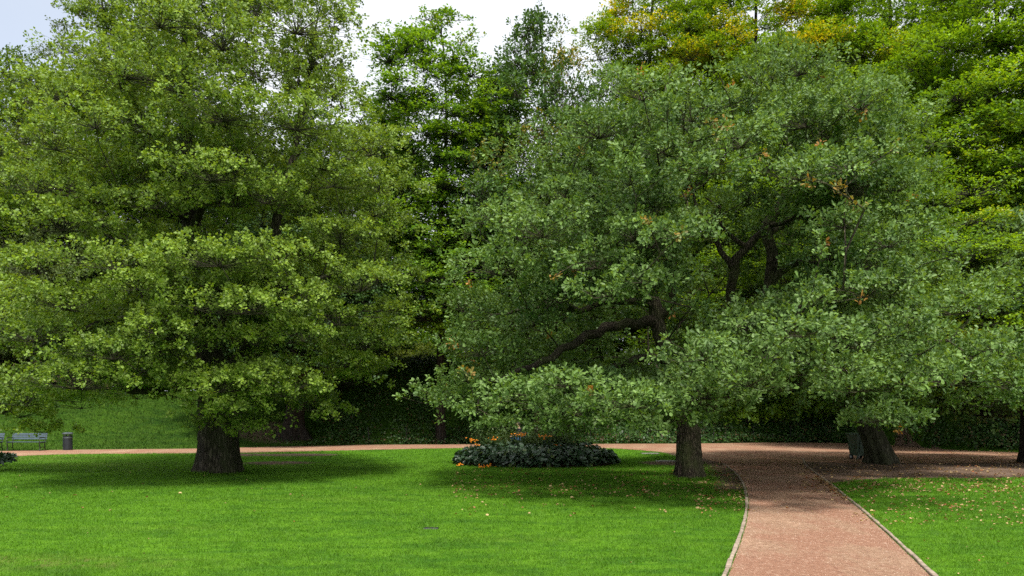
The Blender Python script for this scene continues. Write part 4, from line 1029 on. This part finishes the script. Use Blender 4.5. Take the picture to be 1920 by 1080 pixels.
# local frame: -y is the way the person faces
v = [(0, 0, .53), (0, .02, .66), (0, .05, .85), (0, .05, 1.02), (0, .02, 1.12), (0, .0, 1.19), (0, -.02, 1.27), (0, -.02, 1.34),
     (-.10, -.02, .53), (-.12, -.42, .54), (-.12, -.44, .14), (-.12, -.46, .06), (-.12, -.60, .035),
     (.10, -.02, .53), (.12, -.40, .54), (.13, -.36, .14), (.13, -.37, .06), (.13, -.51, .035),
     (-.17, .04, 1.02), (-.22, -.02, .80), (-.14, -.26, .66), (-.10, -.32, .65),
     (.17, .04, 1.02), (.22, -.02, .80), (.14, -.26, .66), (.10, -.32, .65)]
e = [(0, 1), (1, 2), (2, 3), (3, 4), (4, 5), (5, 6), (6, 7), (0, 8), (8, 9), (9, 10), (10, 11), (11, 12), (0, 13), (13, 14), (14, 15), (15, 16), (16, 17), (3, 18), (18, 19), (19, 20), (20, 21), (3, 22), (22, 23), (23, 24), (24, 25)]
r = [.13, .12, .13, .12, .055, .06, .085, .07, .085, .065, .045, .045, .035, .085, .065, .045, .045, .035, .06, .045, .035, .03, .06, .045, .035, .03]
skin_mesh('body', v, e, r, M['skin'], person)
skin_mesh('jacket', [v[0], v[1], v[2], v[3], (0, .03, 1.09), v[18], v[19], v[20], v[22], v[23], v[24]], [(0, 1), (1, 2), (2, 3), (3, 4), (3, 5), (5, 6), (6, 7), (3, 8), (8, 9), (9, 10)], [.155, .15, .16, .145, .085, .08, .065, .05, .08, .065, .05], M['jacket'], person)
skin_mesh('trousers', [v[0], v[8], v[9], v[10], v[13], v[14], v[15]], [(0, 1), (1, 2), (2, 3), (0, 4), (4, 5), (5, 6)], [.14, .11, .085, .065, .11, .085, .065], M['jeans'], person)
for sx in (-1, 1):   # five fingers each, resting on the thighs
    h = (sx*.10, -.32, .65)
    vv = [h]; ee = []; rr = [.026]
    for q_ in range(4):
        x = h[0]+(q_-1.5)*.019; l = (.075, .088, .082, .066)[q_]; b = len(vv)
        vv += [(x, h[1]-.045, .648), (x, h[1]-.045-l*.5, .644), (x, h[1]-.045-l, .628)]; ee += [(0, b), (b, b+1), (b+1, b+2)]; rr += [.010, .009, .007]
    b = len(vv); vv += [(h[0]-sx*.035, h[1]-.02, .645), (h[0]-sx*.055, h[1]-.055, .635)]; ee += [(0, b), (b, b+1)]; rr += [.012, .009]
    skin_mesh('hand', vv, ee, rr, M['skin'], person, 1)
    mb = MB(); y_ = -.53 if sx < 0 else -.44
    mb.box((sx*.125, y_, .045), (.09, .27, .08), bev=.025); mb.build('shoe', M['rubber'], person)
bmh = bmesh.new(); bmesh.ops.create_uvsphere(bmh, u_segments=20, v_segments=14, radius=.1)
for vt in bmh.verts:
    vt.co = Vector((vt.co.x*.92, vt.co.y*1.12+.02, vt.co.z*1.15+1.315))
bmesh.ops.delete(bmh, geom=[vt for vt in bmh.verts if vt.co.y < -.055 and vt.co.z < 1.36], context='VERTS')
meh = bpy.data.meshes.new('hair'); bmh.to_mesh(meh); bmh.free(); meh.materials.append(M['hair']); ho = bpy.data.objects.new('hair', meh); col.objects.link(ho); ho.parent = person
mb = MB(); mb.box((0, -.105, 1.285), (.022, .035, .04), bev=.008); mb.build('nose', M['skin'], person)

# ------------------------------------------------------------------ far houses
def house(label, px, pytop, Y, w, h, wall, roof):
    X = (px-CX)/F*Y; ztop = EYE-(pytop-HY)/F*Y; z0 = float(H(X, Y)); hh = ztop-z0
    rt = empty('house', (X, Y, z0), label, 'house'); d = 8
    mb = MB(); mb.box((0, 0, hh/2-.5), (w, d, hh+1)); mb.build('wall', wall, rt)
    mb = MB(); rh = 2.6
    mb.add([(-w/2-.4, -d/2-.4, hh), (w/2+.4, -d/2-.4, hh), (w/2+.4, d/2+.4, hh), (-w/2-.4, d/2+.4, hh), (-w/2-.4, 0, hh+rh), (w/2+.4, 0, hh+rh)], [(0, 1, 5, 4), (2, 3, 4, 5), (1, 2, 5), (3, 0, 4), (3, 2, 1, 0)])
    mb.build('roof', roof, rt)
    k = int(w/3)
    for i in range(k):
        for zz in ((1.8, 4.6) if hh > 6 else (1.8,)):
            if zz+1 > hh: continue
            mb = MB(); x = (i+.5)*w/k-w/2; mb.box((x, -d/2-.01, zz), (1.1, .08, 1.4)); wn = mb.build('window', M['white'], rt)
            mb = MB(); mb.box((x-.25, -d/2-.045, zz), (.42, .04, 1.2)); mb.box((x+.25, -d/2-.045, zz), (.42, .04, 1.2)); mb.build('pane', M['glass'], wn)
house('pale yellow house glimpsed through the lower left branches', 92, 655, 72, 7, 6, M['plaster'], M['roof'])
house('bluish white building glimpsed between the two big crowns', 800, 585, 105, 14, 8, M['plaster_w'], M['roof'])

# ------------------------------------------------------------------ camera, light, sky
cam = bpy.data.cameras.new('camera'); cam.lens = 28; cam.sensor_width = 36; cam.shift_y = (HY-540)/1920; cam.clip_end = 2000; cam.clip_start = .1
co = bpy.data.objects.new('camera', cam); col.objects.link(co); co.location = (0, 0, EYE); co.rotation_euler = (R(90), 0, 0); scene.camera = co
EL, AZ = R(62), R(14)      # sun behind the camera, a little to the right
sd = Vector((math.sin(AZ)*math.cos(EL), -math.cos(AZ)*math.cos(EL), math.sin(EL)))
sun = bpy.data.lights.new('sun', 'SUN'); sun.energy = 4.8; sun.angle = R(9); sun.color = (1, .955, .87)
so_ = bpy.data.objects.new('sun', sun); col.objects.link(so_); so_.rotation_euler = sd.to_track_quat('Z', 'Y').to_euler(); so_.location = (0, -10, 40)
w = bpy.data.worlds.new('World'); scene.world = w; w.use_nodes = True; nt = w.node_tree; nt.nodes.clear()
def N(t, **k):
    n_ = nt.nodes.new(t)
    for a_, b_ in k.items(): setattr(n_, a_, b_)
    return n_
sky = N('ShaderNodeTexSky', sky_type='NISHITA', sun_disc=False); sky.sun_elevation = EL; sky.sun_rotation = math.pi-AZ; sky.air_density = 1.0; sky.dust_density = 1.5
tc = N('ShaderNodeTexCoord'); nse = N('ShaderNodeTexNoise'); nse.inputs['Scale'].default_value = 2.2; nse.inputs['Detail'].default_value = 6; nt.links.new(tc.outputs['Generated'], nse.inputs['Vector'])
dt = N('ShaderNodeVectorMath', operation='DOT_PRODUCT'); nt.links.new(tc.outputs['Generated'], dt.inputs[0])
dd = Vector((-1060, 1493, 860)).normalized(); dt.inputs[1].default_value = dd
mr = N('ShaderNodeMapRange'); nt.links.new(dt.outputs['Value'], mr.inputs[0]); mr.inputs[1].default_value = .972; mr.inputs[2].default_value = .995; mr.inputs[3].default_value = .98; mr.inputs[4].default_value = .52
ad = N('ShaderNodeMath', operation='MULTIPLY_ADD'); nt.links.new(nse.outputs['Fac'], ad.inputs[0]); ad.inputs[1].default_value = .4; ad.inputs[2].default_value = -.17
a2 = N('ShaderNodeMath', operation='ADD', use_clamp=True); nt.links.new(mr.outputs[0], a2.inputs[0]); nt.links.new(ad.outputs[0], a2.inputs[1])
mx = N('ShaderNodeMix', data_type='RGBA'); nt.links.new(a2.outputs[0], mx.inputs[0]); nt.links.new(sky.outputs[0], mx.inputs[6]); mx.inputs[7].default_value = (5.5, 5.75, 6.1, 1)
bg_ = N('ShaderNodeBackground'); bg_.inputs[1].default_value = .15; nt.links.new(mx.outputs[2], bg_.inputs[0]); wo = N('ShaderNodeOutputWorld'); nt.links.new(bg_.outputs[0], wo.inputs[0])

scene.view_settings.view_transform = 'Standard'; scene.view_settings.look = 'None'; scene.view_settings.gamma = 1; scene.view_settings.exposure = 0.36
scene.render.engine = 'CYCLES'
c = scene.cycles; c.max_bounces = 6; c.diffuse_bounces = 3; c.glossy_bounces = 1; c.transmission_bounces = 4; c.transparent_max_bounces = 4; c.caustics_reflective = False; c.caustics_refractive = False
c.use_adaptive_sampling = True; c.adaptive_threshold = .02; c.use_denoising = False
print('TRIS', sum(len(m_.polygons) for m_ in bpy.data.meshes))
